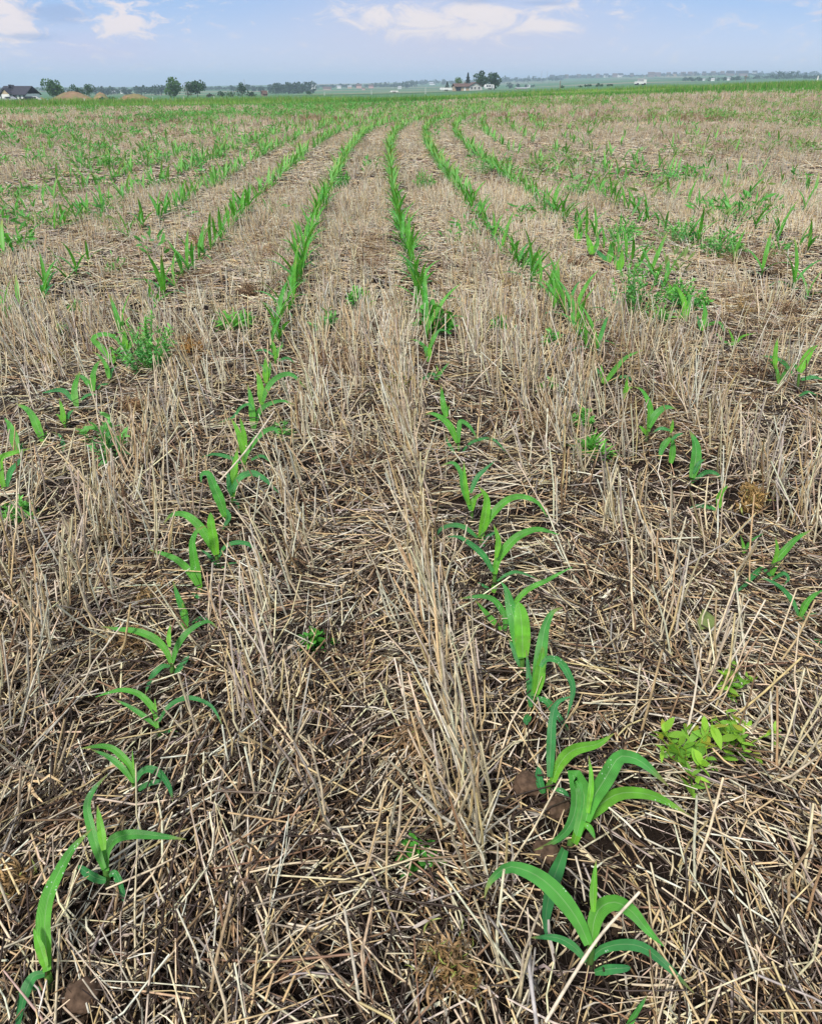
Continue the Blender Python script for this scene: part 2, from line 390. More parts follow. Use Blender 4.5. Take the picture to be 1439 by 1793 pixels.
# ------------------------------------------------------------------ beyond the field: houses, trees, poles, far town
def spot(u, r):
    a = math.atan((u - W0 / 2) / F0 / 1.156); x, y = r * math.sin(a), r * math.cos(a)
    return np.array([x, y, float(terrain(x, y))])
def pxm_at(u, r): return F0 / (r * math.cos(math.atan((u - W0 / 2) / F0 / 1.156)) * math.cos(TH))
def z_at(v, r): return CAMH + (VH - v) / 1730.0 * r
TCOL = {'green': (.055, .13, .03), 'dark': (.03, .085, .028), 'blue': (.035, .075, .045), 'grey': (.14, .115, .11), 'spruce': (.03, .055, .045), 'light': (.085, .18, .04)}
def crown_mesh(rg, w, h, n, leaf, kind, shape='round'):
    """many leaf clumps spread through a lumpy volume; base of crown at z=0"""
    if shape == 'cone':
        t = rg.random(n) ** .8; a = rg.uniform(0, 2 * PI, n); tier = .75 + .25 * np.sin(t * 38)
        rr = (1 - t) * tier * np.sqrt(rg.uniform(.35, 1, n)) * w / 2
        c0 = np.stack([np.cos(a) * rr, np.sin(a) * rr, t * h], -1)
    else:
        nb = 9; bc = np.stack([rg.uniform(-.30, .30, nb) * w, rg.uniform(-.30, .30, nb) * w, rg.uniform(.22, .74, nb) * h], -1)
        bc[0] = (0, 0, h * .5); br = rg.uniform(.25, .38, nb) * min(w, h); br[0] = .42 * min(w, h)
        bc[1] = (rg.uniform(-.1, .1) * w, 0, h * .80); br[1] = .2 * min(w, h)
        k = rg.integers(0, nb, n); d = unit(rg.normal(0, 1, (n, 3))); rad = br[k] * rg.uniform(.55, 1.08, n) ** .6
        c0 = bc[k] + d * rad[:, None] * np.array([1.0 if w < h * 1.3 else 1.25, 1, 1])
    d1 = unit(rg.normal(0, 1, (n, 3))); d2 = unit(np.cross(d1, rg.normal(0, 1, (n, 3))))
    s = leaf * rg.uniform(.5, 1.3, n)[:, None]
    v = np.stack([c0 - d1 * s, c0 - d2 * s * .7, c0 + d1 * s, c0 + d2 * s * .7], 1).reshape(-1, 3)
    q = np.arange(n * 4).reshape(-1, 4)
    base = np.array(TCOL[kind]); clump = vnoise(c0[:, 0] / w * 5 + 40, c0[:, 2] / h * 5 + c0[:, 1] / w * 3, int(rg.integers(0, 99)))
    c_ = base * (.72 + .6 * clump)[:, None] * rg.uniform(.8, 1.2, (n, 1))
    if kind == 'grey':
        m = rg.random(n) < .45; c_[m] = np.array((.05, .10, .035)) * rg.uniform(.8, 1.2, (m.sum(), 1))
    return v, q, np.repeat(c_, 4, 0)
def tree(name, u, r, vtop, wpx, label, kind='green', shape='round', cat='tree', group=None, n=700, trunk=.16, vbase=None, seed=0):
    rg = np.random.default_rng(3000 + seed); p = spot(u, r); m = pxm_at(u, r)
    w = wpx / m * 1.12; H_ = (z_at(vtop, r) - p[2]) * 1.06
    H_ = max(H_, 1.2); tb = H_ * trunk
    root = thing(name, label, cat, p, rg.uniform(0, 6), group)
    v, q, c_ = crown_mesh(rg, w, H_ - tb * .7, n, (w + H_) / 2 * (.055 if n > 300 else .11), kind, shape)
    v[:, 2] += tb * .7
    if n >= 60:
        tr = max(.12, H_ * .022); B_ = Bag()
        B_.add(*tubes(np.array([[[0, 0, -.3], [0.1 * tr, 0, tb], [0, .1, H_ * .5], [.1, 0, H_ * .8]]]), np.array([[tr * 1.3, tr, tr * .6, tr * .15]]), np.array([(.1, .07, .05)]), 7))
        if shape != 'cone':
            for k in range(6):
                a = rg.uniform(0, 6.28); z0 = H_ * rg.uniform(.22, .5)
                B_.add(*tubes(np.array([[[0, 0, z0], [math.cos(a) * w * .16, math.sin(a) * w * .16, z0 + H_ * .14], [math.cos(a) * w * .33, math.sin(a) * w * .33, z0 + H_ * .26]]]), np.array([[tr * .5, tr * .3, tr * .1]]), np.array([(.1, .07, .05)]), 5))
        B_.make('trunk', M_BARK, root)
        build('crown', v, q, c_, M_TREE, root, False)
    else: build('crown', v, q, c_, M_TREE, root, False)
    return root
def bush(u, r, vtop, wpx, label, kind='dark', group=None, seed=0, n=260, name='bush'):
    rg = np.random.default_rng(5000 + seed); p = spot(u, r); m = pxm_at(u, r); w = wpx / m; H_ = max(z_at(vtop, r) - p[2], .8)
    v, q, c_ = crown_mesh(rg, w, H_, n, (w + H_) / 2 * .075, kind); v[:, 2] = np.maximum(v[:, 2] - H_ * .12, -.1)
    o = build(name, v, q, c_, M_TREE, None, False); o.location = p; tag(o, label, 'bush', group); return o

T = 0
NEAR_TREES = [
 ('tree', 88, 330, 141, 34, 'full green tree standing alone between the white house and the dirt mound', 'green', 'round', 900),
 ('tree', 129, 345, 149, 24, 'low dusty green tree behind the dirt mound', 'dark', 'round', 500),
 ('tree', 151, 345, 147.5, 20, 'dark rounded tree touching the low one behind the mound', 'dark', 'round', 500),
 ('tree', 301, 340, 139, 30, 'tall pale green tree, left one of the group left of centre', 'green', 'round', 900),
 ('tree', 326, 345, 144, 22, 'grey half bare tree between two green trees', 'grey', 'round', 420),
 ('tree', 343, 340, 142.5, 30, 'dark green tree right of the grey half bare one', 'dark', 'round', 900),
 ('tree', 421, 350, 145, 18, 'dark green tree rising from the hedge', 'dark', 'round', 600),
 ('spruce_tree', 783, 420, 143, 14, 'small dark spruce left of the farmhouse', 'spruce', 'cone', 420),
 ('tree', 803, 425, 134, 13, 'slim light green tree behind the farmhouse', 'light', 'round', 420),
 ('spruce_tree', 819, 430, 128.5, 16, 'tall dark blue spruce behind the farmhouse roof', 'spruce', 'cone', 700),
 ('tree', 843, 415, 124.5, 22, 'tallest dark green tree right of the farmhouse', 'dark', 'round', 900),
 ('tree', 866, 415, 128, 26, 'broad dark green tree behind the white camper trailer', 'dark', 'round', 900)]
for nm, u, r, vt, w, lab, kd, sh, n in NEAR_TREES:
    T += 1; tree(nm, u, r, vt, w, lab, kd, sh, n=n, trunk=.12 if sh == 'cone' else .17, seed=T)
for i, (u, r, vt, w, lab, kd) in enumerate([
 (386, 350, 157, 20, 'dark bush at the left end of the hedge', 'dark'), (402, 350, 158, 20, 'low green bush in the middle of the hedge', 'green'), (440, 352, 158.5, 26, 'rounded bush at the right end of the hedge', 'dark'),
 (174, 300, 166, 20, 'dark green shrub at the foot of the dirt mound', 'dark'), (194, 300, 166.5, 18, 'dark green shrub between two dirt mounds', 'dark'), (540, 400, 158, 12, 'lone dark green bush before the blue tree line', 'dark'),
 (985, 420, 147.5, 14, 'small dark bush beside the tall post', 'dark'), (1030, 430, 146.5, 18, 'dark bush, left in the short hedge row', 'dark'), (1050, 430, 144.5, 18, 'dark bush, tallest in the short hedge row', 'dark'), (1068, 430, 146, 16, 'dark bush, right in the short hedge row', 'dark'),
 (1016, 430, 148, 10, 'little bush at the left tip of the hedge row', 'dark'), (365, 345, 161, 20, 'grey green scrub beside the tree group', 'grey'), (95, 325, 164, 12, 'yellow green shrub under the lone tree', 'light')]):
    bush(u, r, vt, w, lab, kd, None, i)

# dirt mounds
M_DIRT = plain_mat('dirt_mound', (.20, .125, .07), .95, 1.2, .35, .1)
def dirt_mound(u, r, vtop, wpx, label, seed, tint):
    p = spot(u, r); m = pxm_at(u, r); w = wpx / m; H_ = z_at(vtop, r) - p[2]
    n1, n2 = 26, 48; V = [(0, 0, H_)]
    for i in range(1, n1 + 1):
        for j in range(n2):
            t = i / n1; a = j * 2 * PI / n2; x = math.cos(a) * t; y = math.sin(a) * t
            f = float(fbm(x * 2 + seed * 9, y * 2, 7, 4)); hgt = H_ * (1 - t ** 1.7) * (.75 + .5 * f) if i < n1 else -.6
            V.append((x * w / 2 * (.9 + .2 * f), y * w * .38, hgt))
    tr = [(0, 1 + j, 1 + (j + 1) % n2) for j in range(n2)]; q = [(1 + (i - 1) * n2 + j, 1 + i * n2 + j, 1 + i * n2 + (j + 1) % n2, 1 + (i - 1) * n2 + (j + 1) % n2) for i in range(1, n1) for j in range(n2)]
    V = np.array(V); g = fbm(V[:, 0] / 2.5, V[:, 1] / 2.5 + V[:, 2], seed + 60, 3)
    c_ = np.array(tint) * rng.uniform(.8, 1.2, (len(V), 1)); gg = sstep(g, .52, .62)[:, None] * .6; c_ = c_ * (1 - gg) + np.array((.14, .16, .06)) * gg
    o = build('dirt_mound', V, np.array(q), c_, M_GROUND, None, True, None, np.array(tr)); o.location = p; tag(o, label, 'dirt mound', 'dirt mounds')
dirt_mound(122, 295, 158.5, 84, 'largest brown dirt mound with grass on its flank', 1, (.24, .155, .09))
dirt_mound(172, 320, 160, 30, 'pale tan dirt mound behind the largest one', 2, (.27, .18, .10))
dirt_mound(232, 300, 162.5, 62, 'orange brown dirt mound right of the dark shrubs', 3, (.25, .155, .085))
dirt_mound(66, 300, 168, 22, 'smallest dirt heap beside the white house', 4, (.28, .20, .12))

# buildings
M_WHITE = plain_mat('white_wall', (.74, .73, .71), .6, 1.5, .06); M_ROOFD = plain_mat('dark_roof', (.035, .035, .05), .7, 3, .3); M_ROOFB = plain_mat('brown_roof', (.12, .075, .062), .8, 3, .25)
M_CREAM = plain_mat('cream_wall', (.52, .50, .47), .7, 1.5, .08); M_TAN = plain_mat('tan_wall', (.46, .35, .24), .8, 2, .12); M_GLASS = plain_mat('window_glass', (.03, .035, .05), .15); M_GREY = plain_mat('grey_metal', (.35, .36, .38), .5, 4, .1); M_WOOD = plain_mat('pole_wood', (.22, .17, .13), .9, 8, .25)
M_PINK = plain_mat('pink_wall', (.52, .34, .30), .8, 2, .1); M_RUBBER = plain_mat('rubber', (.02, .02, .02), .7); M_BROWNW = plain_mat('brown_wall', (.24, .17, .14), .8, 2, .12)
def boxes(lst):
    v, q = [], []
    for (x0, y0, z0, x1, y1, z1) in lst:
        n = len(v); v += [(x0, y0, z0), (x1, y0, z0), (x1, y1, z0), (x0, y1, z0), (x0, y0, z1), (x1, y0, z1), (x1, y1, z1), (x0, y1, z1)]
        q += [(n, n + 3, n + 2, n + 1), (n + 4, n + 5, n + 6, n + 7), (n, n + 1, n + 5, n + 4), (n + 1, n + 2, n + 6, n + 5), (n + 2, n + 3, n + 7, n + 6), (n + 3, n, n + 4, n + 7)]
    return np.array(v, float), np.array(q)
def part(name, lst, mat, root, smooth=False):
    v, q = boxes(lst); return build(name, v, q, None, mat, root, smooth)
def gable(name, x0, x1, y0, y1, z0, zr, mat, root, axis='x', over=.35, t=.18):
    """a roof of two thick slopes; ridge along axis"""
    if axis == 'x':
        ym = (y0 + y1) / 2; a = [(x, y, z) for x in (x0 - over, x1 + over) for (y, z) in ((y0 - over, z0 - over * .4), (ym, zr), (y1 + over, z0 - over * .4), (y1 + over, z0 - over * .4 - t), (ym, zr - t * 1.2), (y0 - over, z0 - over * .4 - t))]
    else:
        xm = (x0 + x1) / 2; a = [(x, y, z) for y in (y0 - over, y1 + over) for (x, z) in ((x0 - over, z0 - over * .4), (xm, zr), (x1 + over, z0 - over * .4), (x1 + over, z0 - over * .4 - t), (xm, zr - t * 1.2), (x0 - over, z0 - over * .4 - t))]
    q = [(i, (i + 1) % 6, 6 + (i + 1) % 6, 6 + i) for i in range(6)] + [(0, 5, 4, 1), (1, 4, 3, 2), (6, 7, 10, 11), (7, 8, 9, 10)]
    return build(name, np.array(a, float), np.array(q), None, mat, root, False)
def gable_end(name, x0, x1, y, z0, zr, mat, root, dep=.2):
    xm = (x0 + x1) / 2; v = [(x0, y, z0), (x1, y, z0), (xm, y, zr), (x0, y + dep, z0), (x1, y + dep, z0), (xm, y + dep, zr)]
    return build(name, np.array(v, float), np.array([(0, 3, 4, 1), (1, 4, 5, 2), (2, 5, 3, 0)]), None, mat, root, False, None, np.array([(0, 1, 2), (3, 5, 4)]))
def window(x, y, z, w, h, root, frame=M_WHITE):
    f = part('window', [(x - w / 2 - .08, y - .05, z - .08, x + w / 2 + .08, y + .03, z), (x - w / 2 - .08, y - .05, z + h, x + w / 2 + .08, y + .03, z + h + .08), (x - w / 2 - .08, y - .05, z, x - w / 2, y + .03, z + h), (x + w / 2, y - .05, z, x + w / 2 + .08, y + .03, z + h), (x - .03, y - .05, z, x + .03, y + .03, z + h)], frame, root)
    g = part('pane', [(x - w / 2, y - .02, z, x + w / 2, y + .01, z + h)], M_GLASS, f); return f
# white house with a black roof at the left
p = spot(21, 280); hs = thing('white_house', 'white two storey house with steep black roof and front gable', 'house', p, -.25)
hs.scale = (.74, .8, .92)
e = z_at(174, 280) - p[2]; e = max(e, 0); h = 2.2
part('wall', [(-7.5, 0, -2, 5, 8, e + h)], M_WHITE, hs)
rf = gable('roof', -7.5, 5, 0, 8, e + h, e + h + 2.2, M_ROOFD, hs, 'x', .5)
part('chimney', [(-6.2, 4.5, e + h + 1, -5.4, 5.3, e + h + 2.6)], M_ROOFD, rf)
gable('porch_roof', -5.6, -1.4, -1.2, 3.5, e + h, e + h + 1.6, M_ROOFD, hs, 'y', .35)
gable_end('front_gable', -5.4, -1.6, -1.2, e + h - .1, e + h + 1.3, M_TAN, hs)
part('porch_wall', [(-5.4, -1.2, -2, -1.6, -.002, e + h - .1)], M_WHITE, hs)
gable('dormer_roof', -4.2, -2.6, 2.4, 4.2, e + h + 1.7, e + h + 2.5, M_ROOFD, hs, 'y', .2)
for x, z, w, hh, y in ((-6.5, .7, .9, 1.1, 0), (.2, .7, 1.1, 1.1, 0), (2.2, .7, .8, 1.1, 0), (4.2, .7, 1.0, 1.1, 0)): window(x, y - .01, e + z, w, hh, hs)
dr = part('door', [(-.95, -.07, e, -.35, -.004, e + 2.1)], M_ROOFD, hs); part('handle', [(-.47, -.12, e + 1, -.42, -.07, e + 1.1)], M_GREY, dr)
gd = part('garage_door', [(-5, -1.27, e, -2, -1.21, e + 1.8)], M_WHITE, hs)
# car and fence by the house
def car(u, r, label, mat, rz):
    p = spot(u, r); p[2] = max(p[2], z_at(173.5, r) - .3); c0 = thing('parked_car', label, 'car', p, rz)
    prof = [(-2.1, .35), (-2.1, .85), (-1.3, .98), (-.7, 1.45), (.9, 1.45), (1.5, .98), (2.15, .85), (2.15, .35)]
    v = [(x, y, z) for y in (-.85, .85) for x, z in prof]; n = len(prof)
    q = [(i, (i + 1) % n, n + (i + 1) % n, n + i) for i in range(n)] + [(0, 7, 6, 1), (1, 6, 5, 2), (2, 5, 4, 3), (8, 9, 14, 15), (9, 10, 13, 14), (10, 11, 12, 13)]
    build('body', np.array(v, float), np.array(q), None, mat, c0, False)
    part('side_window', [(-.65, -.88, 1.0, .85, -.853, 1.36)], M_GLASS, c0)
    for x in (-1.3, 1.35):
        for y in (-.8, .8):
            a = np.arange(12) * 2 * PI / 12; vv = np.array([(x + .33 * math.cos(t), y + s, .33 + .33 * math.sin(t)) for s in (-.1, .1) for t in a]); qq = [(i, (i + 1) % 12, 12 + (i + 1) % 12, 12 + i) for i in range(12)]
            build('wheel', np.concatenate([vv, [(x, y - .1, .33), (x, y + .1, .33)]]), np.array(qq), None, M_RUBBER, c0, False, None, np.array([(24, (i + 1) % 12, i) for i in range(12)] + [(25, 12 + i, 12 + (i + 1) % 12) for i in range(12)]))
car(52, 272, 'white parked car right of the white house', M_WHITE, .3)
car(44, 270, 'dark parked car at the corner of the white house', M_RUBBER, .2)
car(10, 268, 'grey parked car in front of the white house', M_GREY, -.1)
# reddish shed with a pointed roof
p = spot(461, 350); sh = thing('small_shed', 'small brown shed showing a pointed red roof beside the hedge', 'shed', p, .5); sh.scale = (.6, .6, .8)
e = max(z_at(168, 350) - p[2], 0); part('wall', [(-1.6, -1.6, -1, 1.6, 1.6, e + 1.2)], M_BROWNW, sh); gable('roof', -1.6, 1.6, -1.6, 1.6, e + 1.2, e + 2.6, M_ROOFB, sh, 'x', .3)
# farmhouse, trailer and camper
p = spot(820, 400); fh = thing('farmhouse', 'long low farmhouse with brown roof and white gable end', 'house', p, .18)
e = max(z_at(158.5, 400) - p[2], 0)
part('wall', [(-6.2, 0, -1.5, .3, 6, e + 1.9)], M_TAN, fh); part('gable_wall', [(.302, -1.0, -1.5, 6.4, 6.4, e + 2.0)], M_CREAM, fh)
rf = gable('roof', -6.2, .3, 0, 6, e + 1.9, e + 3.0, M_ROOFB, fh, 'x', .45); gable('cross_roof', .302, 6.4, -1.0, 6.4, e + 2.0, e + 3.5, M_ROOFB, fh, 'y', .4)
gable_end('front_gable', .5, 6.2, -1.0, e + 1.99, e + 3.2, M_CREAM, fh)
part('chimney', [(-1.2, 3, e + 2.4, -.7, 3.5, e + 3.5)], M_BROWNW, rf)
for x in (1.4, 3.0, 4.9): window(x, -1.02, e + .6, .8, 1.0, fh)
part('carport_shade_panel', [(-5.9, -.06, e, -3.4, -.003, e + 1.5)], M_GLASS, fh)  # dark slab on the wall, its colour stands for the shade inside a carport
dr = part('door', [(-2.0, -.06, e, -1.2, -.003, e + 1.7)], M_WHITE, fh); part('handle', [(-1.4, -.1, e + .8, -1.34, -.06, e + .9)], M_GREY, dr)
def trailer(u, r, vb, L, hgt, label, mat, rz, name='camper_trailer', win=True):
    p = spot(u, r); p[2] = max(p[2], z_at(vb, r)); c0 = thing(name, label, 'trailer', p, rz)
    pr = [(-L / 2, .45), (-L / 2 - .15, hgt * .6), (-L / 2 + .3, hgt), (L / 2 - .25, hgt), (L / 2 + .05, hgt * .75), (L / 2, .45)]
    n = len(pr); v = [(x, y, z) for y in (-1.15, 1.15) for x, z in pr]; q = [(i, (i + 1) % n, n + (i + 1) % n, n + i) for i in range(n)] + [(0, 5, 4, 1), (1, 4, 3, 2), (6, 7, 10, 11), (7, 8, 9, 10)]
    build('body', np.array(v, float), np.array(q), None, mat, c0, False)
    if win:
        for x in (-.25 * L, .02 * L): window(x, -1.17, hgt * .55, .7, .6, c0, M_GREY)
        part('door', [(.2 * L, -1.2, .55, .2 * L + .7, -1.153, hgt * .86)], M_GREY, c0)
    for x in (-.4, .4):
        a = np.arange(12) * 2 * PI / 12; vv = np.array([(x + .33 * math.cos(t), s, .33 + .33 * math.sin(t)) for s in (-1.2, -1.0) for t in a])
        build('wheel', np.concatenate([vv, [(x, -1.2, .33)]]), np.array([(i, (i + 1) % 12, 12 + (i + 1) % 12, 12 + i) for i in range(12)]), None, M_RUBBER, c0, False, None, np.array([(24, (i + 1) % 12, i) for i in range(12)]))
trailer(856.5, 392, 156, 4.2, 2.0, 'white camper trailer parked right of the farmhouse', M_WHITE, .12)
trailer(781, 395, 158.8, 5.4, 1.35, 'low white flat trailer left of the farmhouse', M_WHITE, .1, 'flat_trailer', False)
trailer(690, 420, 162, 4.0, .9, 'low white trailer alone in the valley field', M_WHITE, 0, 'flat_trailer', False)
# utility truck with raised mast
p = spot(1121, 420); p[2] = max(p[2], z_at(148, 420)); tk = thing('utility_truck', 'white utility truck with raised mast on the green rise', 'truck', p, .2)
part('cab', [(1.2, -1, .5, 2.6, 1, 2.3)], M_WHITE, tk); part('body', [(-2.6, -1, .5, 1.15, 1, 1.5)], M_WHITE, tk); part('windscreen', [(2.605, -.9, 1.4, 2.63, .9, 2.15)], M_GLASS, tk); part('mast', [(1.5, -.12, 2.3, 1.74, .12, 4.0)], M_GREY, tk); part('tank', [(-1.2, -.9, 1.5, .9, .9, 2.6)], M_GREY, tk)
for x in (-1.7, 1.8):
    for y in (-1.03, .8): part('wheel', [(x - .4, y, 0, x + .4, y + .24, .12), (x - .5, y, .12, x + .5, y + .24, .7), (x - .4, y, .7, x + .4, y + .24, .82)], M_RUBBER, tk)

# poles and posts
def pole(u, r, vtop, label, rad=.11, arm=0, mat=M_WOOD, cat='pole', name='utility_pole', group=None, vb=None):
    p = spot(u, r); H_ = z_at(vtop, r) - p[2]; o = thing(name, label, cat, p, 0, group)
    v, q, c_ = tubes(np.array([[[0, 0, -.4], [0, 0, H_ * .5], [0, 0, H_]]]), np.array([[rad, rad * .9, rad * .75]]), np.array([(.2, .2, .2)]), 8); build('shaft', v, q, None, mat, o)
    if arm: part('crossarm', [(-arm, -rad - .1, H_ - .7, arm, -rad - .002, H_ - .5)], mat, o)
    return o
pole(981, 300, 140, 'weathered post standing on the green rise near a dark bush', .16)
pole(1304, 420, 131.5, 'tall bare pole before the far hillside houses', .16, .9)
pole(278, 330, 158, 'pale thin pole before the trees left of the tree group', .10, 0, M_GREY)
pole(428, 900, 138, 'tall radio mast far behind the hedge', .3, 0, M_GREY, 'mast', 'radio_mast')
pole(745, 300, 152, 'thin white post left of the low trailer', .09, 0, M_WHITE)
pole(650, 330, 157, 'thin white post in the valley, right one of two', .09, 0, M_WHITE)
pole(567, 330, 160, 'thin white post in the valley, left one of two', .09, 0, M_WHITE)
pole(947, 1500, 124, 'thin far mast on the ridge, left one of two', .35, 0, M_GREY, 'mast', 'radio_mast')
pole(957, 1500, 124.5, 'thin far mast on the ridge, right one of two', .35, 0, M_GREY, 'mast', 'radio_mast')
pole(1430, 110, 133, 'short pale post at the far right field edge', .09, 0, M_WHITE, 'post', 'fence_post')
for i, (u, v) in enumerate([(5, 172), (76, 170.5), (142, 169.5), (204, 169), (263, 168), (318, 167.5), (372, 167)]):
    pole(u, 88, v, ['short white marker post before the white house', 'short white marker post before the lone tree', 'short white marker post before the largest dirt mound', 'short white marker post before the dark shrubs', 'short white marker post right of the orange mound', 'short white marker post before the tree group', 'short white marker post left of the hedge'][i], .05, 0, M_WHITE, 'post', 'marker_post', 'white marker posts')

# far settlement: each house small, with its own roof
def far_house(u, r, wpx, hpx, wall, roof, label, group, rz):
    p = spot(u, r); m = pxm_at(u, r); w = wpx / m; h_ = hpx / m * 1.15; o = thing('far_house', label, 'house', p, rz, group)
    part('wall', [(-w / 2, 0, -2, w / 2, w * .6, h_ * .62)], wall, o); gable('roof', -w / 2, w / 2, 0, w * .6, h_ * .62, h_, roof, o, 'x', w * .04, w * .03)
    return o
rg = np.random.default_rng(77)
RIDGE = [(965, 6), (991, 6), (1012, 7), (1030, 6), (1046, 6), (1060, 7), (1075, 8), (1086, 9), (1104, 6), (1138, 11), (1150, 9), (1168, 7), (1180, 6), (1194, 8), (1206, 7), (1214, 6), (1230, 6), (1246, 7), (1262, 6), (1277, 12), (1299, 14), (1288, 6), (1318, 7)]
for i, (u, w) in enumerate(RIDGE):
    big = w > 10
    far_house(u, 2700 if not big else 2500, w, 5.5 if not big else 7, [M_BROWNW, M_TAN, M_WHITE, M_BROWNW][int(rg.integers(0, 4))] if not big else M_BROWNW, [M_ROOFB, M_ROOFD][int(rg.integers(0, 2))],
              {1138: 'wide brown house at the left end of the hilltop row', 1277: 'wide brown house, second from the right on the hilltop', 1299: 'largest brown house on the hilltop, left of the tall pole'}.get(u, 'small distant house on the right hilltop, one of many alike'), 'distant hilltop houses', rg.uniform(-.4, .4))
MID = [(197, 1000, 9, 5, 'white building among blue trees left of centre, left one'), (211, 1000, 7, 6, 'white building among blue trees left of centre, right one'), (572, 1300, 14, 4, 'long white shed in the valley before the pink houses'),
       (548, 1300, 9, 6, 'pale house at the right end of the blue wood'), (628, 1500, 9, 6, 'pinkish house in the valley, left of two near trees'), (650, 1500, 8, 5, 'pinkish house in the valley, right of two near trees'), (612, 1500, 7, 4, 'low tan house in the valley row'), (593, 1500, 7, 4, 'low grey house in the valley row'),
       (700, 1300, 6, 4, 'tiny white house before the dark round grove'), (757, 2200, 10, 4, 'long pale house on the slope left of the farm trees'), (636, 1200, 5, 3, 'tiny white barn before the pinkish houses'), (1247, 1100, 6, 4, 'white building on the right slope below the hilltop row'), (1232, 1150, 4, 3, 'small white building on the right slope, left one'),
       (1275, 1150, 6, 4, 'pale building right of the white one on the right slope'), (925, 1000, 7, 4, 'small white house in the bushes right of the farm'), (914, 700, 18, 2.4, 'long tan roofed shed low on the rise right of the farm')]
for u, r, w, h_, lab in MID: far_house(u, r, w, h_, M_PINK if 'pink' in lab else (M_TAN if 'tan' in lab else M_WHITE), M_ROOFB if 'pink' in lab else M_GREY, lab, 'valley buildings', rg.uniform(-.3, .3))

# far trees that still stand out one by one
FT = []
for a, b, r, v0, amp, w0, w1, n in ((0, 60, 700, 154, 2, 10, 16, 6), (160, 245, 900, 153, 3, 9, 15, 12), (240, 290, 800, 150, 2.5, 12, 18, 6), (346, 400, 1400, 151, 1.5, 8, 12, 5), (402, 480, 1100, 150, 4, 8, 14, 9), (476, 545, 850, 146, 4, 12, 18, 12),
                            (540, 690, 1700, 146, 3, 8, 14, 16), (690, 735, 1500, 143, 3, 10, 15, 6), (735, 800, 2200, 140, 2.5, 7, 12, 8), (880, 980, 2100, 135, 3, 8, 13, 12), (885, 935, 1000, 147, 3, 8, 13, 5),
                            (980, 1130, 2650, 132, 2, 6, 9, 16), (1140, 1310, 2650, 129, 2.5, 6, 10, 22), (1200, 1300, 1150, 139, 3, 8, 14, 8), (1325, 1439, 1500, 131, 5, 10, 16, 16), (1330, 1460, 2600, 127, 2, 8, 12, 10)):
    for k in range(n): FT.append((a + (b - a) * (k + rg.random()) / n, r * rg.uniform(.93, 1.07), v0 - rg.uniform(-amp * .6, amp), rg.uniform(w0, w1)))
proto_far = []
for i, (u, r, vt, w) in enumerate(FT):
    side = 'in the blue tree line left of centre' if u < 480 else 'in the valley tree line at the centre' if u < 800 else 'on the slope right of the farm' if u < 985 else 'on the right hilltop between houses' if u < 1320 else 'on the far right hillside'
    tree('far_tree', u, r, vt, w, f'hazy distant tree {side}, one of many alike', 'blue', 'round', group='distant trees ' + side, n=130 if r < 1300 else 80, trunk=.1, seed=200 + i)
# woods far off that read as one mass
def woods():
    B_ = Bag(); rg = np.random.default_rng(4)
    for a, b, r, v0, n in ((-80, 300, 1500, 155, 170), (340, 560, 1500, 153, 110), (480, 720, 1900, 148.5, 130), (720, 985, 2500, 141, 120), (960, 1330, 2900, 131.5, 170), (1310, 1520, 2700, 130, 90), (-100, 300, 1000, 158, 60), (470, 545, 900, 156, 40), (1290, 1500, 1500, 138, 50), (1190, 1290, 1200, 143, 25)):
        for _ in range(n):
            u = rg.uniform(a, b); rr = r * rg.uniform(.9, 1.1); p = spot(u, rr); m = pxm_at(u, rr); w = rg.uniform(6, 13) / m; h_ = max(z_at(v0 - rg.uniform(-1, 1.5), rr) - p[2], 4)
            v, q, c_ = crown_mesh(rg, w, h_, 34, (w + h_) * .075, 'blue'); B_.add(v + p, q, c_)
    tag(B_.make('far_woods', M_TREE, None, False), 'distant woods running along the valley and ridge', kind='stuff')
woods()

# ------------------------------------------------------------------ the air: one even box of haze round everything
def haze():
    v, q = boxes([(-9800, -700, -140, 9800, 9800, 60)])
    m, nt = mat_new('haze'); pv = N_(nt, 'ShaderNodeVolumePrincipled')
    pv.inputs['Color'].default_value = (.66, .79, 1.0, 1); pv.inputs['Density'].default_value = HAZE; pv.inputs['Anisotropy'].default_value = .1
    o_ = N_(nt, 'ShaderNodeOutputMaterial'); nt.links.new(pv.outputs[0], o_.inputs['Volume'])
    o = build('haze', v, q, None, m, None, False); tag(o, 'pale blue summer haze over the valley', kind='stuff')
HAZE = 3.0e-4
haze()
# ------------------------------------------------------------------ young corn
LIME, GREEN, BLUE = np.array((.165, .47, .03)), np.array((.072, .34, .05)), np.array((.045, .25, .085))
def spline(p, n):
    p = np.asarray(p, float)
    if len(p) == 2: p = np.stack([p[0], (p[0] + p[1]) / 2 + (p[1] - p[0])[[0, 1, 2]] * 0, p[1]])
    q = np.concatenate([[2 * p[0] - p[1]], p, [2 * p[-1] - p[-2]]])
    seg = np.linalg.norm(np.diff(p, axis=0), axis=1); cum = np.concatenate([[0], np.cumsum(seg)]) / max(seg.sum(), 1e-9)
    out = []
    for t in np.linspace(0, 1, n):
        i = min(max(np.searchsorted(cum, t, side='right') - 1, 0), len(p) - 2); f = (t - cum[i]) / max(cum[i + 1] - cum[i], 1e-9)
        a, b, c_, d = q[i], q[i + 1], q[i + 2], q[i + 3]
        out.append(.5 * ((2 * b) + (c_ - a) * f + (2 * a - 5 * b + 4 * c_ - d) * f * f + (3 * b - a - 3 * c_ + d) * f ** 3))
    return np.array(out)
ACR = np.array([-1, -.62, -.12, 0, .12, .62, 1.])
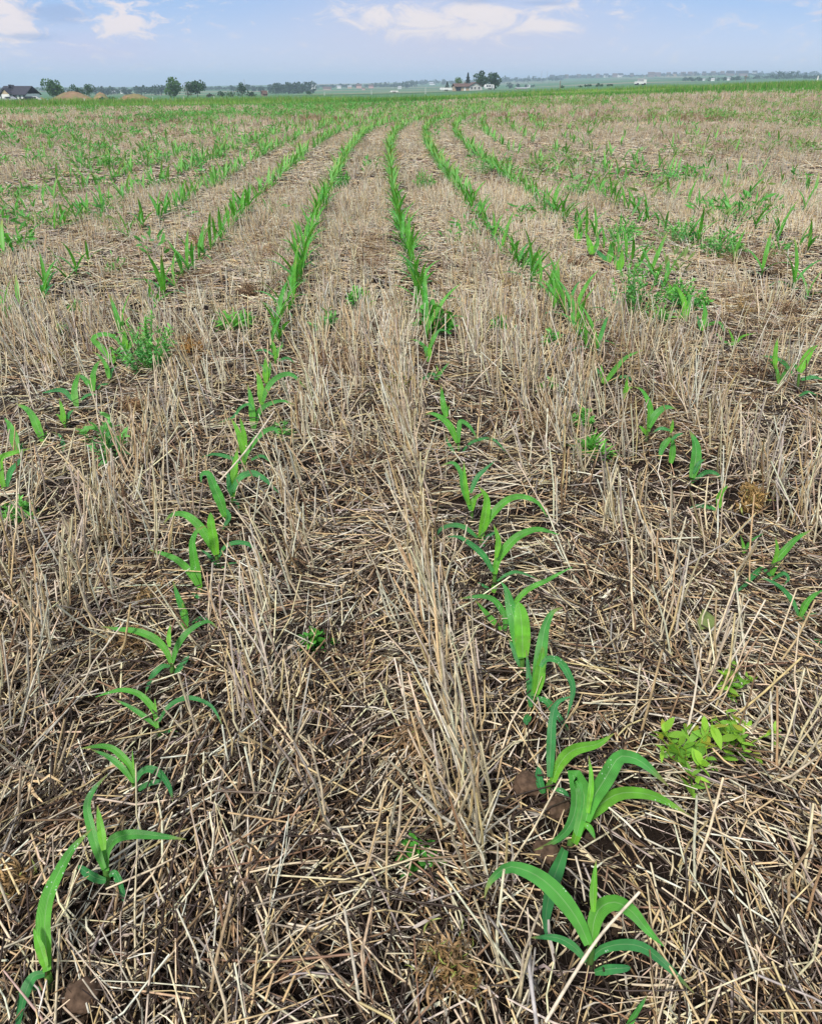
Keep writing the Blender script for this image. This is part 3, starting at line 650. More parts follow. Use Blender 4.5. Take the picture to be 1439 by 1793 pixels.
def leaf_arrays(mid, W, hint, c0, c1, n=16, rnd=False, fold=.32, wave=.10, seed=0, twist=0.0, across=ACR):
    rg = np.random.default_rng(seed)
    P = spline(mid, n); s = np.linspace(0, 1, n)
    T = unit(np.gradient(P, axis=0)); side = unit(np.cross(T, np.asarray(hint, float)[None, :]))
    for _ in range(2): side[1:-1] = unit(side[:-2] + side[1:-1] * 2 + side[2:])
    Nn = unit(np.cross(side, T))
    tw = twist * s; side, Nn = side * np.cos(tw)[:, None] + Nn * np.sin(tw)[:, None], Nn * np.cos(tw)[:, None] - side * np.sin(tw)[:, None]
    if rnd: w = W * np.sqrt(np.clip(np.minimum(1, .35 + 2.2 * s), 0, 1)) * np.clip(1 - s ** 5, 0, 1) ** .6
    else: w = W * np.minimum(1, .50 + 1.55 * s) * np.clip(1 - s ** 2.3, 0, 1) ** .85
    w = np.maximum(w, .0009)
    a = across[None, :, None]
    ph = rg.uniform(0, 6, 2); fr = rg.uniform(9, 16)
    rip = np.sin(s * fr + ph[0])[:, None] * (across < 0) + np.sin(s * fr * 1.13 + ph[1])[:, None] * (across > 0)
    v = P[:, None, :] + side[:, None, :] * a * w[:, None, None] * .5 + Nn[:, None, :] * ((np.abs(across)[None, :] * fold + wave * rip * np.abs(across)[None, :] ** 2) * w[:, None] * .5)[:, :, None]
    K = len(across); i = np.arange(n - 1)[:, None]; j = np.arange(K - 1)[None, :]
    q = np.stack([i * K + j, i * K + j + 1, (i + 1) * K + j + 1, (i + 1) * K + j], -1).reshape(-1, 4)
    c_ = c0[None, :] * (1 - s[:, None]) + c1[None, :] * s[:, None]
    c_ = np.repeat(c_[:, None, :], K, 1)
    c_ = c_ * (1 + .06 * rg.normal(0, 1, (n, 1, 1)))
    c_[:, np.abs(across) < .01] = c_[:, np.abs(across) < .01] * .6 + np.array((.34, .50, .26)) * .4
    if not rnd and rg.random() < .75: c_[-2:] = c_[-2:] * .35 + np.array((.34, .28, .09)) * .65; c_[-3] = c_[-3] * .7 + np.array((.30, .32, .08)) * .3
    if rg.random() < .5:
        ed = rg.random((n, 1, 1)) < .12; c_[:, [0, -1]] = np.where(ed, c_[:, [0, -1]] * .4 + np.array((.30, .25, .10)) * .6, c_[:, [0, -1]])
    uv = np.stack([np.repeat((across + 1)[None, :] / 2, n, 0), np.repeat(s[:, None], K, 1)], -1)
    return v.reshape(-1, 3), q, np.clip(c_.reshape(-1, 3), .005, .8), uv.reshape(-1, 2)
def stalk_arrays(p, r0, r1, n=7, S=8):
    P = spline(p, n); s = np.linspace(0, 1, n)
    pur = np.array((.10, .045, .07)); gr = np.array((.13, .30, .06))
    t = sstep(s, .30, .75)[:, None]
    c_ = pur * (1 - t) + gr * t
    v, q, c2 = tubes(P[None], (r0 + (r1 - r0) * s)[None], c_[None], S)
    uv = np.zeros((len(v), 2)); return v, q, c2, uv

def hero(o, s, base, top, leaves, label, name='corn_plant', group='young corn plants'):
    """a plant standing where the photograph shows it. o, s: corner and scale of the enlargement the points were read from."""
    cv = lambda p: (o[0] + p[0] / s, o[1] + p[1] / s)
    B = hit(*cv(base))
    def vplane(p, Y):
        d = ray(*cv(p)); t = Y / d[1]; return np.array([d[0] * t, Y, CAMH + d[2] * t])
    tp = vplane(top, B[1] + .004); tp[2] = max(tp[2], B[2] + .02)
    if tp[2] - B[2] > .16: tp[2] = B[2] + .16
    pxm = F0 / math.hypot(B[1], CAMH) if B[1] < 8 else F0 / B[1]        # pixels of the photo per metre here
    depth = B[1] * math.cos(TH) + CAMH * math.sin(TH); pxm = F0 / depth
    root = thing(name, label, 'corn plant', B, 0, group)
    view = math.atan2(CAMH, B[1])
    k0 = .95 / max(math.tan(view), .15) if view > .7 else 1.9
    mid = (B + tp) / 2
    v, q, c_, uv = stalk_arrays([B - B - np.array([0, 0, .012]), mid - B, tp - B], .0062, .0052)
    if tp[2] - B[2] < .19: build('stalk', v, q, c_, M_CORN, root, True, uv)
    for n, L in enumerate(leaves):
        pts, w = L[0], L[1]; opt = L[2] if len(L) > 2 else {}
        kk = opt.get('k', k0 * (.8 + .5 * ((n * 37 + len(pts) * 13) % 10) / 10))
        y0 = B[1] + opt.get('dy', 0.0)
        p0 = vplane(pts[0], y0); z0 = max(p0[2], B[2] + .01)
        P = []
        for p in pts:
            d = np.array(ray(*cv(p)))
            # z - z0 = kk (y - y0) along CAM + t d
            t = (CAMH - z0 + kk * y0) / (kk * d[1] - d[2])
            q3 = np.array([0, 0, CAMH]) + d * t
            g = float(terrain(q3[0], q3[1])) + .040
            if q3[2] < g:
                t *= (CAMH - g) / (CAMH - q3[2]); q3 = np.array([0, 0, CAMH]) + d * t
            P.append(q3 - B)
        kind = opt.get('c', 'g' if n % 2 else 'm')
        c0, c1 = {'l': (LIME, LIME * .55 + GREEN * .45), 'g': (GREEN * .7 + LIME * .3, BLUE * .5 + GREEN * .5), 'm': (LIME * .6 + GREEN * .4, GREEN), 'b': (BLUE * .5 + GREEN * .5, BLUE)}[kind]
        hint = np.array([opt.get('hx', 0.0), -.75, .66])
        vv, qq, cc, uu = leaf_arrays(P, 1.0 * w / s / pxm, hint, c0, c1, 18, opt.get('r', False), opt.get('f', .30), .10, n + int(base[0]), opt.get('tw', 0.0))
        build('leaf', vv, qq, cc, M_CORN, root, True, uu)
    HERO_XY.append((B[0], B[1])); return root
HERO_XY = []
R1 = ((0, 1340), 3.958); R2 = ((120, 1180), 5.139); R3 = ((150, 990), 5.139); R4 = ((240, 800), 5.139); R5 = ((320, 600), 5.996)
R6 = ((840, 1460), 3.787); R7 = ((840, 1200), 3.787); R8 = ((740, 980), 4.797); R9 = ((720, 780), 4.797); R10 = ((680, 560), 5.996)
R11 = ((0, 560), 4.497); R12 = ((1000, 580), 4.497); R13 = ((1180, 860), 5.556); R14 = ((1220, 560), 6.57); R15 = ((960, 400), 3.997)
l_, b_, r_ = {'c': 'l'}, {'c': 'b'}, {'c': 'b', 'r': True}
HEROES = [
 # the row in the lower left, from its near end
 (R1, (372, 1590), (325, 1440), [([(330, 1430), (320, 1250), (310, 1080), (340, 900), (420, 720), (510, 570), (640, 440)], 118, {'c': 'm'}), ([(320, 1400), (285, 1280), (232, 1130)], 78, l_),
   ([(310, 1445), (230, 1470), (170, 1600), (130, 1793), (110, 1900)], 80, b_), ([(325, 1550), (240, 1550), (110, 1575)], 26, b_)], 'corn plant with one tall curved leaf blade and a drooping one, nearest in its row'),
 (R1, (750, 872), (735, 720), [([(725, 720), (680, 600), (630, 420), (605, 280), (650, 170), (750, 60)], 76, {'c': 'g'}), ([(722, 590), (705, 460), (675, 280)], 64, l_),
   ([(738, 740), (735, 620), (790, 515), (900, 480), (1080, 488), (1290, 515)], 78, {'c': 'g'}), ([(735, 800), (660, 780), (540, 700)], 62, r_), ([(755, 765), (800, 750), (840, 850), (865, 950)], 52, r_)],
   'corn plant with a long leaf pointing straight right and a lime upright centre leaf'),
 (R2, (625, 1100), (595, 990), [([(590, 980), (560, 840), (440, 700), (310, 650), (100, 675)], 72, {'c': 'm'}), ([(580, 970), (480, 840), (350, 740), (200, 680)], 62, {'c': 'g'}),
   ([(600, 980), (650, 890), (730, 855), (830, 900), (910, 1020), (940, 1160)], 72, b_), ([(630, 1050), (700, 1000), (840, 955)], 46, r_), ([(588, 860), (578, 770), (575, 690)], 22, l_)],
   'corn plant beside dark bare soil with two leaves arching left and one drooping right'),
 (R2, (830, 600), (805, 490), [([(800, 490), (770, 330), (650, 190), (500, 145), (380, 165), (240, 210)], 62, {'c': 'm'}), ([(790, 475), (680, 380), (540, 290), (410, 230)], 50, {'c': 'g'}),
   ([(815, 430), (870, 330), (960, 250), (1090, 215), (1220, 250), (1310, 320), (1400, 500)], 46, b_), ([(840, 520), (900, 515), (985, 520)], 30, b_), ([(788, 330), (780, 280), (778, 220)], 24, l_)],
   'spread corn plant with long thin right leaf drooping to a threadlike tip'),
 (R3, (795, 1060), (775, 900), [([(770, 880), (720, 760), (610, 650), (450, 590), (300, 575), (140, 550)], 74, {'c': 'm'}), ([(780, 880), (830, 720), (920, 600), (1040, 520), (1120, 510), (1190, 570)], 62, {'c': 'g'}),
   ([(755, 735), (750, 640), (762, 530)], 46, l_), ([(760, 910), (690, 910), (600, 1000), (535, 1160)], 56, b_), ([(810, 980), (850, 920), (930, 815)], 50, r_)],
   'corn plant with purple stalk foot and long flat leaf reaching left past brown weeds'),
 (R3, (925, 592), (910, 565), [([(908, 565), (885, 420), (830, 280), (785, 140)], 78, {'c': 'g'}), ([(905, 565), (895, 450), (870, 335)], 76, l_), ([(890, 580), (860, 540), (825, 490)], 32, l_), ([(950, 520), (1030, 475), (1090, 490), (1150, 540)], 32, b_)],
   'corn plant with one blunt upright leaf half hidden behind its nearer neighbour'),
 (R4, (585, 1240), (575, 1185), [([(570, 1190), (540, 1060), (510, 880), (500, 760), (545, 660), (620, 620)], 92, {'c': 'm'}), ([(560, 1180), (480, 1040), (380, 940), (260, 880), (100, 835)], 72, {'c': 'm'}), ([(565, 1275), (520, 1245), (490, 1220)], 28, r_)],
   'corn plant with broad upright leaf and a straight leaf slanting up to the left'),
 (R4, (745, 1060), (715, 890), [([(710, 880), (640, 740), (560, 620), (470, 540), (390, 510), (300, 530), (240, 600)], 86, {'c': 'm'}), ([(715, 880), (692, 740), (670, 620), (662, 500)], 80, {'c': 'l', 'r': True}),
   ([(735, 900), (790, 810), (900, 770), (1010, 790), (1090, 870), (1150, 1020)], 42, b_), ([(710, 970), (640, 880), (560, 830)], 36, b_), ([(760, 1000), (840, 960), (920, 950)], 25, b_)],
   'corn plant with round tipped upright lime leaf and wide leaf bent over to the left'),
 (R4, (825, 690), (805, 520), [([(795, 540), (750, 400), (700, 280), (640, 150), (580, 160), (578, 235)], 96, {'c': 'g'}), ([(805, 470), (830, 540), (800, 600), (765, 665)], 42, b_)],
   'corn plant with single broad leaf bent sharply down at its tip'),
 (R4, (855, 480), (855, 380), [([(860, 360), (870, 200), (885, 60), (905, -90)], 80, l_), ([(850, 350), (830, 250), (812, 110)], 52, b_), ([(865, 320), (900, 220), (970, 160), (1060, 150), (1160, 210), (1275, 325)], 66, b_), ([(870, 380), (910, 430), (915, 470)], 30, b_)],
   'corn plant with tall lime centre leaf and blue green leaf drooping to the right'),
 (R5, (645, 1420), (650, 1250), [([(645, 1260), (640, 1150), (590, 960), (540, 850), (500, 790)], 74, l_), ([(662, 1080), (640, 950), (600, 780)], 58, l_),
   ([(650, 1240), (690, 1120), (780, 1000), (880, 920), (970, 910), (1040, 1040)], 72, {'c': 'g'}), ([(610, 1260), (490, 1205), (330, 1170), (200, 1200)], 46, b_), ([(720, 1230), (830, 1190), (950, 1275)], 36, b_)],
   'corn plant behind a slanting pale straw with leaves spread to both sides'),
 (R5, (742, 965), (742, 890), [([(740, 900), (728, 700), (710, 560), (680, 430)], 78, {'c': 'm'}), ([(745, 930), (780, 780), (830, 690), (920, 640), (1050, 610), (1190, 660)], 62, {'c': 'g'}), ([(738, 700), (690, 645), (600, 690), (530, 780), (350, 850)], 36, b_)],
   'corn plant with thin dark leaf hanging far to the left'),
 (R5, (835, 800), (835, 650), [([(830, 650), (820, 500), (800, 380), (770, 300)], 84, l_), ([(840, 620), (880, 500), (950, 400), (1060, 335), (1160, 345), (1290, 480)], 66, {'c': 'g'})], 'corn plant with broad upright leaf and long leaf arching right behind dry straw'),
 (R5, (880, 480), (878, 415), [([(875, 420), (870, 280), (872, 130)], 70, l_), ([(890, 400), (905, 290), (925, 180)], 52, {'c': 'm'}), ([(868, 400), (840, 245), (780, 235)], 30, b_)], 'corn plant with narrow pair of upright lime leaves pressed together'),
 (R5, (975, 290), (972, 180), [([(970, 180), (1005, 80), (1060, 10)], 52, {'c': 'm'}), ([(968, 170), (960, 40), (930, -30)], 44, l_), ([(1000, 190), (1100, 160), (1180, 220)], 32, b_), ([(950, 130), (850, 75), (740, 92)], 32, b_)], 'small corn plant with four thin leaves, farthest before a gap in its row'),
 # the middle row, from its near end
 (R6, (725, 950), (738, 745), [([(722, 735), (640, 560), (500, 380), (360, 270), (200, 220), (100, 280), (50, 350), (30, 430)], 122, {'c': 'g', 'k': .75}), ([(750, 520), (752, 360), (770, 180)], 52, l_),
   ([(742, 745), (755, 590), (800, 490), (900, 455), (1010, 520), (1110, 640), (1220, 750)], 118, {'c': 'm'}), ([(705, 850), (620, 750), (500, 690), (330, 690)], 60, b_),
   ([(745, 830), (800, 770), (930, 735), (1080, 755), (1230, 870), (1420, 1060)], 78, b_), ([(760, 920), (850, 900), (1000, 890)], 62, r_)], 'large dewy corn plant with six spread leaves, crossed by a thick pale straw'),
 (R7, (592, 1100), (605, 1010), [([(560, 1090), (520, 1200), (480, 1310), (448, 1450), (436, 1560), (440, 1690)], 100, {'c': 'b', 'k': .6}), ([(640, 1000), (690, 790), (675, 670), (615, 585), (640, 700), (628, 850), (565, 975), (460, 1055), (360, 1095)], 108, {'c': 'g', 'k': .8, 'tw': .2}),
   ([(620, 1050), (680, 900), (800, 790), (920, 720), (1060, 715), (1180, 745), (1300, 810), (1400, 870)], 104, {'c': 'l'}), ([(700, 900), (740, 770), (830, 620), (920, 480), (1010, 480), (1100, 530), (1250, 670)], 122, {'c': 'g'}),
   ([(715, 850), (738, 640), (722, 470)], 44, l_), ([(690, 920), (730, 950), (765, 1025)], 42, {'c': 'm'})], 'largest corn plant with wide leaves folded over and one hanging down in front'),
 (R7, (410, 765), (470, 640), [([(462, 610), (470, 400), (480, 230), (505, 125), (560, 90), (620, 70)], 68, b_), ([(480, 640), (530, 520), (620, 430), (780, 390), (890, 320)], 88, l_), ([(420, 720), (395, 640), (385, 540)], 52, r_), ([(490, 685), (560, 710), (600, 770)], 36, b_)],
   'leaning corn plant with purple foot beside brown soil clods'),
 (R8, (905, 1300), (932, 1170), [([(935, 1150), (970, 950), (1000, 720), (1030, 560), (1090, 440), (1180, 400)], 118, {'c': 'g'}), ([(950, 1130), (980, 960), (1010, 720)], 104, {'c': 'l', 'f': .5}), ([(905, 1240), (895, 1050), (870, 760)], 62, b_),
   ([(990, 900), (1040, 835), (1140, 850), (1220, 960), (1260, 1100), (1210, 1330)], 66, b_), ([(950, 1160), (1040, 1190), (1100, 1270), (1190, 1390), (1240, 1460)], 66, b_), ([(895, 1310), (870, 1350), (868, 1390)], 60, r_)],
   'tall upright corn plant with long leaf curling down to the right'),
 (R8, (830, 1050), (836, 840), [([(830, 830), (780, 560), (730, 370), (700, 250), (655, 185)], 128, {'c': 'g'}), ([(840, 820), (835, 620), (822, 460), (800, 355)], 132, {'c': 'l', 'r': True}), ([(820, 900), (770, 770), (720, 660)], 56, b_)],
   'corn plant with two very broad upright leaves overlapping'),
 (R8, (690, 640), (695, 560), [([(690, 600), (685, 470), (610, 350), (520, 310), (400, 315), (300, 330)], 56, {'c': 'g'}), ([(660, 590), (560, 480), (440, 340)], 52, {'c': 'm'}), ([(700, 560), (710, 500), (722, 440)], 42, b_), ([(720, 470), (800, 330), (900, 240), (1030, 180), (1140, 120), (1260, 60)], 52, {'c': 'm'})],
   'corn plant with dark arched leaves to the left and one reaching far right'),
 (R9, (695, 1280), (700, 1090), [([(700, 1080), (730, 950), (850, 800), (960, 730), (1080, 705), (1240, 750)], 78, {'c': 'm'}), ([(685, 1060), (610, 930), (500, 830), (400, 770), (300, 765)], 56, b_), ([(712, 940), (730, 800), (690, 660)], 52, l_), ([(690, 1240), (700, 1170), (730, 1150)], 52, l_),
   ([(720, 1140), (800, 1085), (900, 1065), (1080, 1130)], 30, b_), ([(665, 1220), (610, 1180), (560, 1150)], 30, b_)], 'corn plant with long leaves arching evenly to both sides like wings'),
 (R9, (580, 880), (585, 780), [([(590, 760), (640, 640), (720, 530), (820, 450), (930, 430), (1060, 480), (1140, 600)], 66, {'c': 'm'}), ([(580, 780), (620, 600), (630, 440), (560, 340)], 84, l_), ([(555, 775), (450, 690), (340, 670), (240, 710), (180, 820)], 46, b_), ([(590, 860), (640, 770), (740, 710)], 40, b_)],
   'corn plant with broad lime centre leaf and long right leaf with threadlike tip'),
 (R9, (515, 720), (505, 560), [([(500, 540), (440, 360), (420, 240), (350, 145), (240, 175)], 56, {'c': 'g'}), ([(485, 500), (455, 330), (440, 130)], 42, l_), ([(505, 550), (530, 450), (600, 400)], 52, l_), ([(495, 400), (560, 260), (700, 130)], 46, b_)],
   'narrow corn plant with leaf tips bent left, just behind the winged one'),
 (R10, (742, 1430), (737, 1300), [([(725, 1290), (640, 1110), (540, 1020), (440, 980), (380, 1000)], 78, {'c': 'm'}), ([(735, 1290), (740, 1150), (760, 1065), (850, 1120), (940, 1260)], 56, {'c': 'g'}), ([(690, 1400), (620, 1280), (610, 1210)], 40, b_), ([(770, 1400), (850, 1300), (980, 1250), (1110, 1260), (1270, 1430)], 35, b_)],
   'corn plant with wide leaf arching left over the dense stubble clump'),
 (R10, (612, 1045), (608, 1000), [([(605, 1020), (572, 860), (552, 680)], 74, {'c': 'm'}), ([(615, 1010), (625, 950), (640, 890)], 32, l_), ([(580, 1000), (500, 1060), (420, 1045)], 28, b_)], 'corn plant with one straight upright strap leaf'),
 (R10, (520, 640), (510, 600), [([(500, 640), (470, 570), (380, 610), (290, 720)], 42, b_), ([(505, 630), (560, 540), (650, 430)], 42, {'c': 'g'}), ([(510, 620), (520, 540), (500, 470)], 46, l_)], 'corn plant bending its leaf down left over yellowish weeds'),
 (R10, (430, 460), (425, 430), [([(420, 440), (390, 300), (300, 220), (220, 200)], 56, {'c': 'g'}), ([(430, 430), (440, 260), (490, 100)], 46, l_), ([(440, 290), (530, 110), (640, 130)], 36, {'c': 'g'})], 'corn plant at the foot of a dark green weed clump'),
 (R6, (930, 1400), (950, 1340), [([(950, 1330), (1040, 1180), (1110, 1075)], 46, {'c': 'g'}), ([(940, 1330), (900, 1400), (820, 1480)], 50, b_)], 'corn plant below the photo edge showing only one leaf tip at the bottom'),
 # far left row
 (R11, (62, 1420), (35, 1330), [([(35, 1340), (5, 1180), (10, 1090), (100, 1050), (250, 1010)], 60, l_), ([(52, 1320), (90, 1190), (150, 1120), (190, 1030)], 50, b_)], 'corn plant cut by the photo edge with one flat leaf, beside a feathery weed'),
 (R11, (155, 1120), (145, 1050), [([(142, 1045), (112, 920), (78, 830), (35, 770)], 80, {'c': 'm'}), ([(150, 1060), (165, 1010), (180, 960)], 30, b_)], 'corn plant with a single broad blade slanting up left'),
 (R11, (352, 1005), (345, 955), [([(340, 955), (280, 800), (220, 710), (120, 655)], 74, {'c': 'm'}), ([(347, 940), (358, 905), (372, 880)], 32, l_), ([(505, 1040), (500, 980), (470, 910), (408, 880)], 38, b_)], 'corn plant with one long leaf arching up left and small yellow shoot'),
 (R11, (515, 865), (512, 825), [([(510, 820), (490, 700), (465, 615)], 46, l_), ([(520, 810), (545, 740), (590, 700)], 36, b_), ([(508, 815), (470, 760), (435, 740)], 34, l_)], 'smallest corn plant with three short lime leaves'),
 (R11, (628, 745), (608, 690), [([(605, 690), (590, 540), (632, 400)], 62, {'c': 'm'}), ([(580, 640), (490, 555), (330, 575)], 42, b_), ([(635, 630), (700, 590), (780, 590)], 26, b_)], 'corn plant with upright pointed leaf and thin leaf lying left, purple foot'),
 (R11, (742, 595), (738, 560), [([(735, 560), (735, 440), (765, 350), (805, 310)], 58, {'c': 'm'}), ([(725, 540), (650, 450), (580, 440)], 42, {'c': 'g'}), ([(770, 545), (800, 515), (865, 500)], 30, b_)], 'corn plant with curved leaf bent right, standing before a large weed'),
 (R11, (868, 490), (862, 460), [([(862, 465), (840, 370), (790, 290), (730, 250)], 42, {'c': 'm'}), ([(865, 465), (880, 400), (930, 350)], 36, b_)], 'thin corn plant with a leaf tipping left, just left of the large weed'),
 (R11, (912, 385), (905, 340), [([(900, 340), (800, 220), (735, 150), (800, 115), (890, 130), (985, 220)], 52, {'c': 'm'}), ([(905, 335), (890, 280), (885, 230)], 36, l_)], 'corn plant with a leaf bent into a loop'),
 (R11, (1000, 315), (992, 240), [([(990, 240), (985, 150), (978, 75)], 52, l_), ([(1005, 240), (1050, 150), (1015, 90)], 36, {'c': 'm'}), ([(985, 280), (930, 300), (1020, 240)], 26, b_)], 'corn plant with two upright lime leaves touching the large weed'),
 # row right of the middle
 (R12, (587, 905), (600, 790), [([(605, 790), (622, 640), (600, 540), (550, 460), (490, 435)], 52, {'c': 'm'}), ([(610, 760), (660, 660), (740, 600), (830, 610)], 62, {'c': 'g'}), ([(590, 810), (560, 770), (530, 740)], 36, l_)], 'corn plant forking into two long arched leaves like a letter Y'),
 (R12, (790, 1055), (782, 1000), [([(782, 1040), (800, 900), (780, 810)], 58, {'c': 'm'}), ([(780, 840), (720, 910), (690, 1010)], 56, {'c': 'g'}), ([(780, 780), (700, 765), (640, 800)], 30, b_), ([(785, 860), (830, 820), (880, 800)], 30, b_), ([(780, 800), (795, 740), (800, 690)], 30, l_)], 'corn plant with drooping leaves standing in tall stubble'),
 (R12, (940, 1235), (946, 1165), [([(950, 1155), (980, 1000), (975, 880), (930, 780)], 94, {'c': 'g'}), ([(962, 1120), (1000, 1040), (1060, 1005)], 36, b_), ([(950, 1190), (1060, 1110), (1150, 1130), (1230, 1240)], 36, b_)], 'corn plant with one broad tall blade leaning left above the stubble'),
 (R12, (1152, 1420), (1160, 1370), [([(1155, 1390), (1175, 1280), (1235, 1215)], 62, l_), ([(1145, 1410), (1080, 1385), (1000, 1375), (930, 1390)], 36, b_)], 'short corn plant behind stubble stems with one leaf lying flat left'),
 (R12, (402, 565), (405, 530), [([(408, 530), (430, 450), (440, 355)], 44, l_), ([(420, 500), (450, 450), (485, 440)], 32, l_)], 'small upright corn plant with a split lime tip'),
 (R12, (250, 435), (252, 405), [([(260, 410), (360, 280), (440, 200), (570, 145)], 44, {'c': 'm'}), ([(250, 410), (240, 310), (235, 260)], 40, l_), ([(245, 400), (210, 310), (170, 265)], 32, b_), ([(300, 385), (370, 365), (440, 360), (510, 420)], 30, b_)], 'corn plant with one long straight leaf slanting up to the right'),
 (R13, (940, 880), (945, 810), [([(945, 815), (990, 680), (1080, 570), (1190, 460), (1340, 375)], 84, {'c': 'm'}), ([(970, 720), (1000, 570), (985, 450)], 48, l_), ([(935, 830), (860, 755), (760, 830), (680, 920), (570, 1000)], 58, b_), ([(955, 860), (1060, 800), (1110, 850), (1060, 920)], 42, b_)], 'corn plant with broad leaf pointing up right and dark leaf drooping left'),
 (R13, (1195, 1320), (1213, 1235), [([(1220, 1235), (1270, 1110), (1350, 1020), (1450, 960)], 72, {'c': 'm'}), ([(1210, 1210), (1150, 1070), (1040, 940), (900, 860), (820, 860)], 52, b_), ([(1230, 1245), (1310, 1210), (1420, 1180)], 36, b_)], 'corn plant with purple foot and leaves parting left and right near the photo edge'),
 (R13, (680, 645), (678, 605), [([(672, 605), (670, 520), (645, 430)], 42, l_), ([(685, 595), (740, 490), (870, 410)], 32, {'c': 'g'})], 'tiny two leaved corn plant among stubble'),
 (R13, (1560, 1600), (1570, 1520), [([(1570, 1510), (1500, 1480), (1390, 1455), (1300, 1445)], 48, b_), ([(1575, 1500), (1620, 1400), (1700, 1330)], 60, {'c': 'm'})], 'corn plant beyond the photo edge showing only one leaf tip'),
 # second row right of the middle
 (R14, (942, 785), (940, 735), [([(940, 740), (920, 600), (870, 500), (800, 455)], 56, {'c': 'm'}), ([(955, 725), (1010, 600), (1120, 470)], 42, {'c': 'g'}), ([(905, 560), (895, 430), (925, 205)], 66, l_), ([(1105, 640), (1010, 510), (900, 440), (740, 410)], 60, b_)], 'corn plant with crossing leaves and an upright pointed lime leaf'),
 (R14, (1150, 890), (1175, 620), [([(1180, 605), (1240, 460), (1320, 340), (1390, 290)], 104, l_), ([(1165, 580), (1130, 530), (1090, 495)], 50, {'c': 'g'}), ([(1200, 690), (1330, 660), (1460, 690)], 52, b_), ([(1175, 875), (1280, 830), (1410, 885)], 36, b_)], 'corn plant with broad bright leaf pointing up right behind straw stems'),
 (R14, (405, 330), (402, 300), [([(400, 300), (410, 220), (350, 80)], 46, l_), ([(430, 285), (520, 190), (680, 150)], 36, l_), ([(390, 290), (300, 240), (200, 130)], 40, {'c': 'g'})], 'low lime corn plant with a leaf bending flat to the right'),
 (R15, (1078, 745), (1080, 715), [([(1080, 715), (1095, 590), (1080, 500)], 46, {'c': 'm'}), ([(1100, 680), (1190, 660), (1240, 740)], 32, {'c': 'g'}), ([(1065, 710), (1050, 650), (1040, 590)], 28, b_)], 'single upright corn plant in front of a tan dry weed'),
 (R15, (955, 690), (953, 650), [([(955, 655), (950, 520), (890, 385)], 52, l_), ([(965, 620), (985, 500), (980, 440)], 36, {'c': 'm'}), ([(945, 630), (900, 580), (850, 590)], 26, b_)], 'corn plant right of the biggest weed with one long leaf bent left'),
 (R15, (852, 520), (850, 490), [([(850, 500), (855, 430), (835, 370)], 48, l_), ([(850, 480), (880, 430), (875, 375)], 42, {'c': 'm'})], 'corn plant growing out of the right side of the biggest weed'),
 (R15, (500, 320), (495, 280), [([(495, 290), (510, 220), (515, 140)], 52, l_), ([(490, 290), (470, 230), (465, 170)], 40, {'c': 'm'})], 'lime corn plant at the upper left edge of the biggest weed'),
 (R15, (422, 260), (420, 225), [([(420, 235), (435, 160), (432, 85)], 52, {'c': 'm'}), ([(415, 230), (370, 190), (315, 130)], 40, b_)], 'corn plant with a leaf falling left, above left of the biggest weed'),
 (R15, (300, 205), (298, 170), [([(298, 180), (285, 100), (255, 20)], 50, l_), ([(302, 180), (340, 110), (345, 30)], 40, {'c': 'm'})], 'corn plant with two leaves spread in a V, above left of the biggest weed'),
 (R15, (205, 115), (202, 90), [([(202, 95), (195, 40), (180, -30)], 46, l_), ([(205, 95), (225, 50), (240, 0)], 36, {'c': 'm'})], 'corn plant at the left end of the dense green patch'),
]
for r, bs, tp_, lv, lab in HEROES: hero(r[0], r[1], bs, tp_, lv, lab)

# ---- the rest of the rows: a dozen plants of one's own, copied along the measured rows
def proto_leaves(seed):
    rg = np.random.default_rng(seed); out = []
    n = int(rg.integers(4, 6)); az0 = rg.uniform(0, PI); hst = rg.uniform(.045, .085)
    for i in range(n):
        t = i / (n - 1); az = az0 + PI * i + rg.normal(0, .35)
        if i == n - 1: az += PI * .5
        L = (.11 + .17 * math.sin(min(1, t * 1.15) * PI * .62)) * rg.uniform(.85, 1.15)
        el0 = .48 + .82 * t + rg.normal(0, .08); droop = (2.2 - 1.4 * t) * rg.uniform(.6, 1.15)
        m = 7; p = [np.array([0, 0, hst * (.35 + .65 * t)])]
        for k in range(m):
            e = el0 - droop * (k / m) ** 1.4
            p.append(p[-1] + np.array([math.cos(az) * math.cos(e), math.sin(az) * math.cos(e), math.sin(e)]) * L / m)
        p = np.array(p); p[:, 2] = np.maximum(p[:, 2], .008)
        W = (.016 + .016 * min(1, t * 1.4)) * rg.uniform(.85, 1.15)
        hint = np.array([-math.cos(az) * .6, -math.sin(az) * .6, .8])
        c0, c1 = [(BLUE * .5 + GREEN * .5, BLUE), (GREEN, BLUE * .5 + GREEN * .5), (LIME * .3 + GREEN * .7, GREEN), (LIME * .6 + GREEN * .4, LIME * .3 + GREEN * .7)][min(3, int(t * 3.99))]
        out.append((p, W, hint, c0, c1))
    return hst, out
PROTO = []
def make_proto(i):
    hst, lv = proto_leaves(200 + i)
    root = thing('corn_plant', 'x', 'corn plant')
    v, q, c_, uv = stalk_arrays([(0, 0, -.012), (0, 0, hst * .5), (0, 0, hst)], .0058, .0045, 5, 6)
    build('stalk', v, q, c_, M_CORN, root, True, uv)
    for p, W, hint, c0, c1 in lv:
        vv, qq, cc, uu = leaf_arrays(p, W, hint, c0, c1, 11, False, .32, .08, i)
        build('leaf', vv, qq, cc, M_CORN, root, True, uu)
    one = []
    for p, W, hint, c0, c1 in lv:
        one.append(leaf_arrays(p, W * 1.15, hint, c0, c1, 7, False, .32, 0, i, 0, np.array([-1., 0, 1.])))
    return root, one
for i in range(12): PROTO.append(make_proto(i))
cand = []
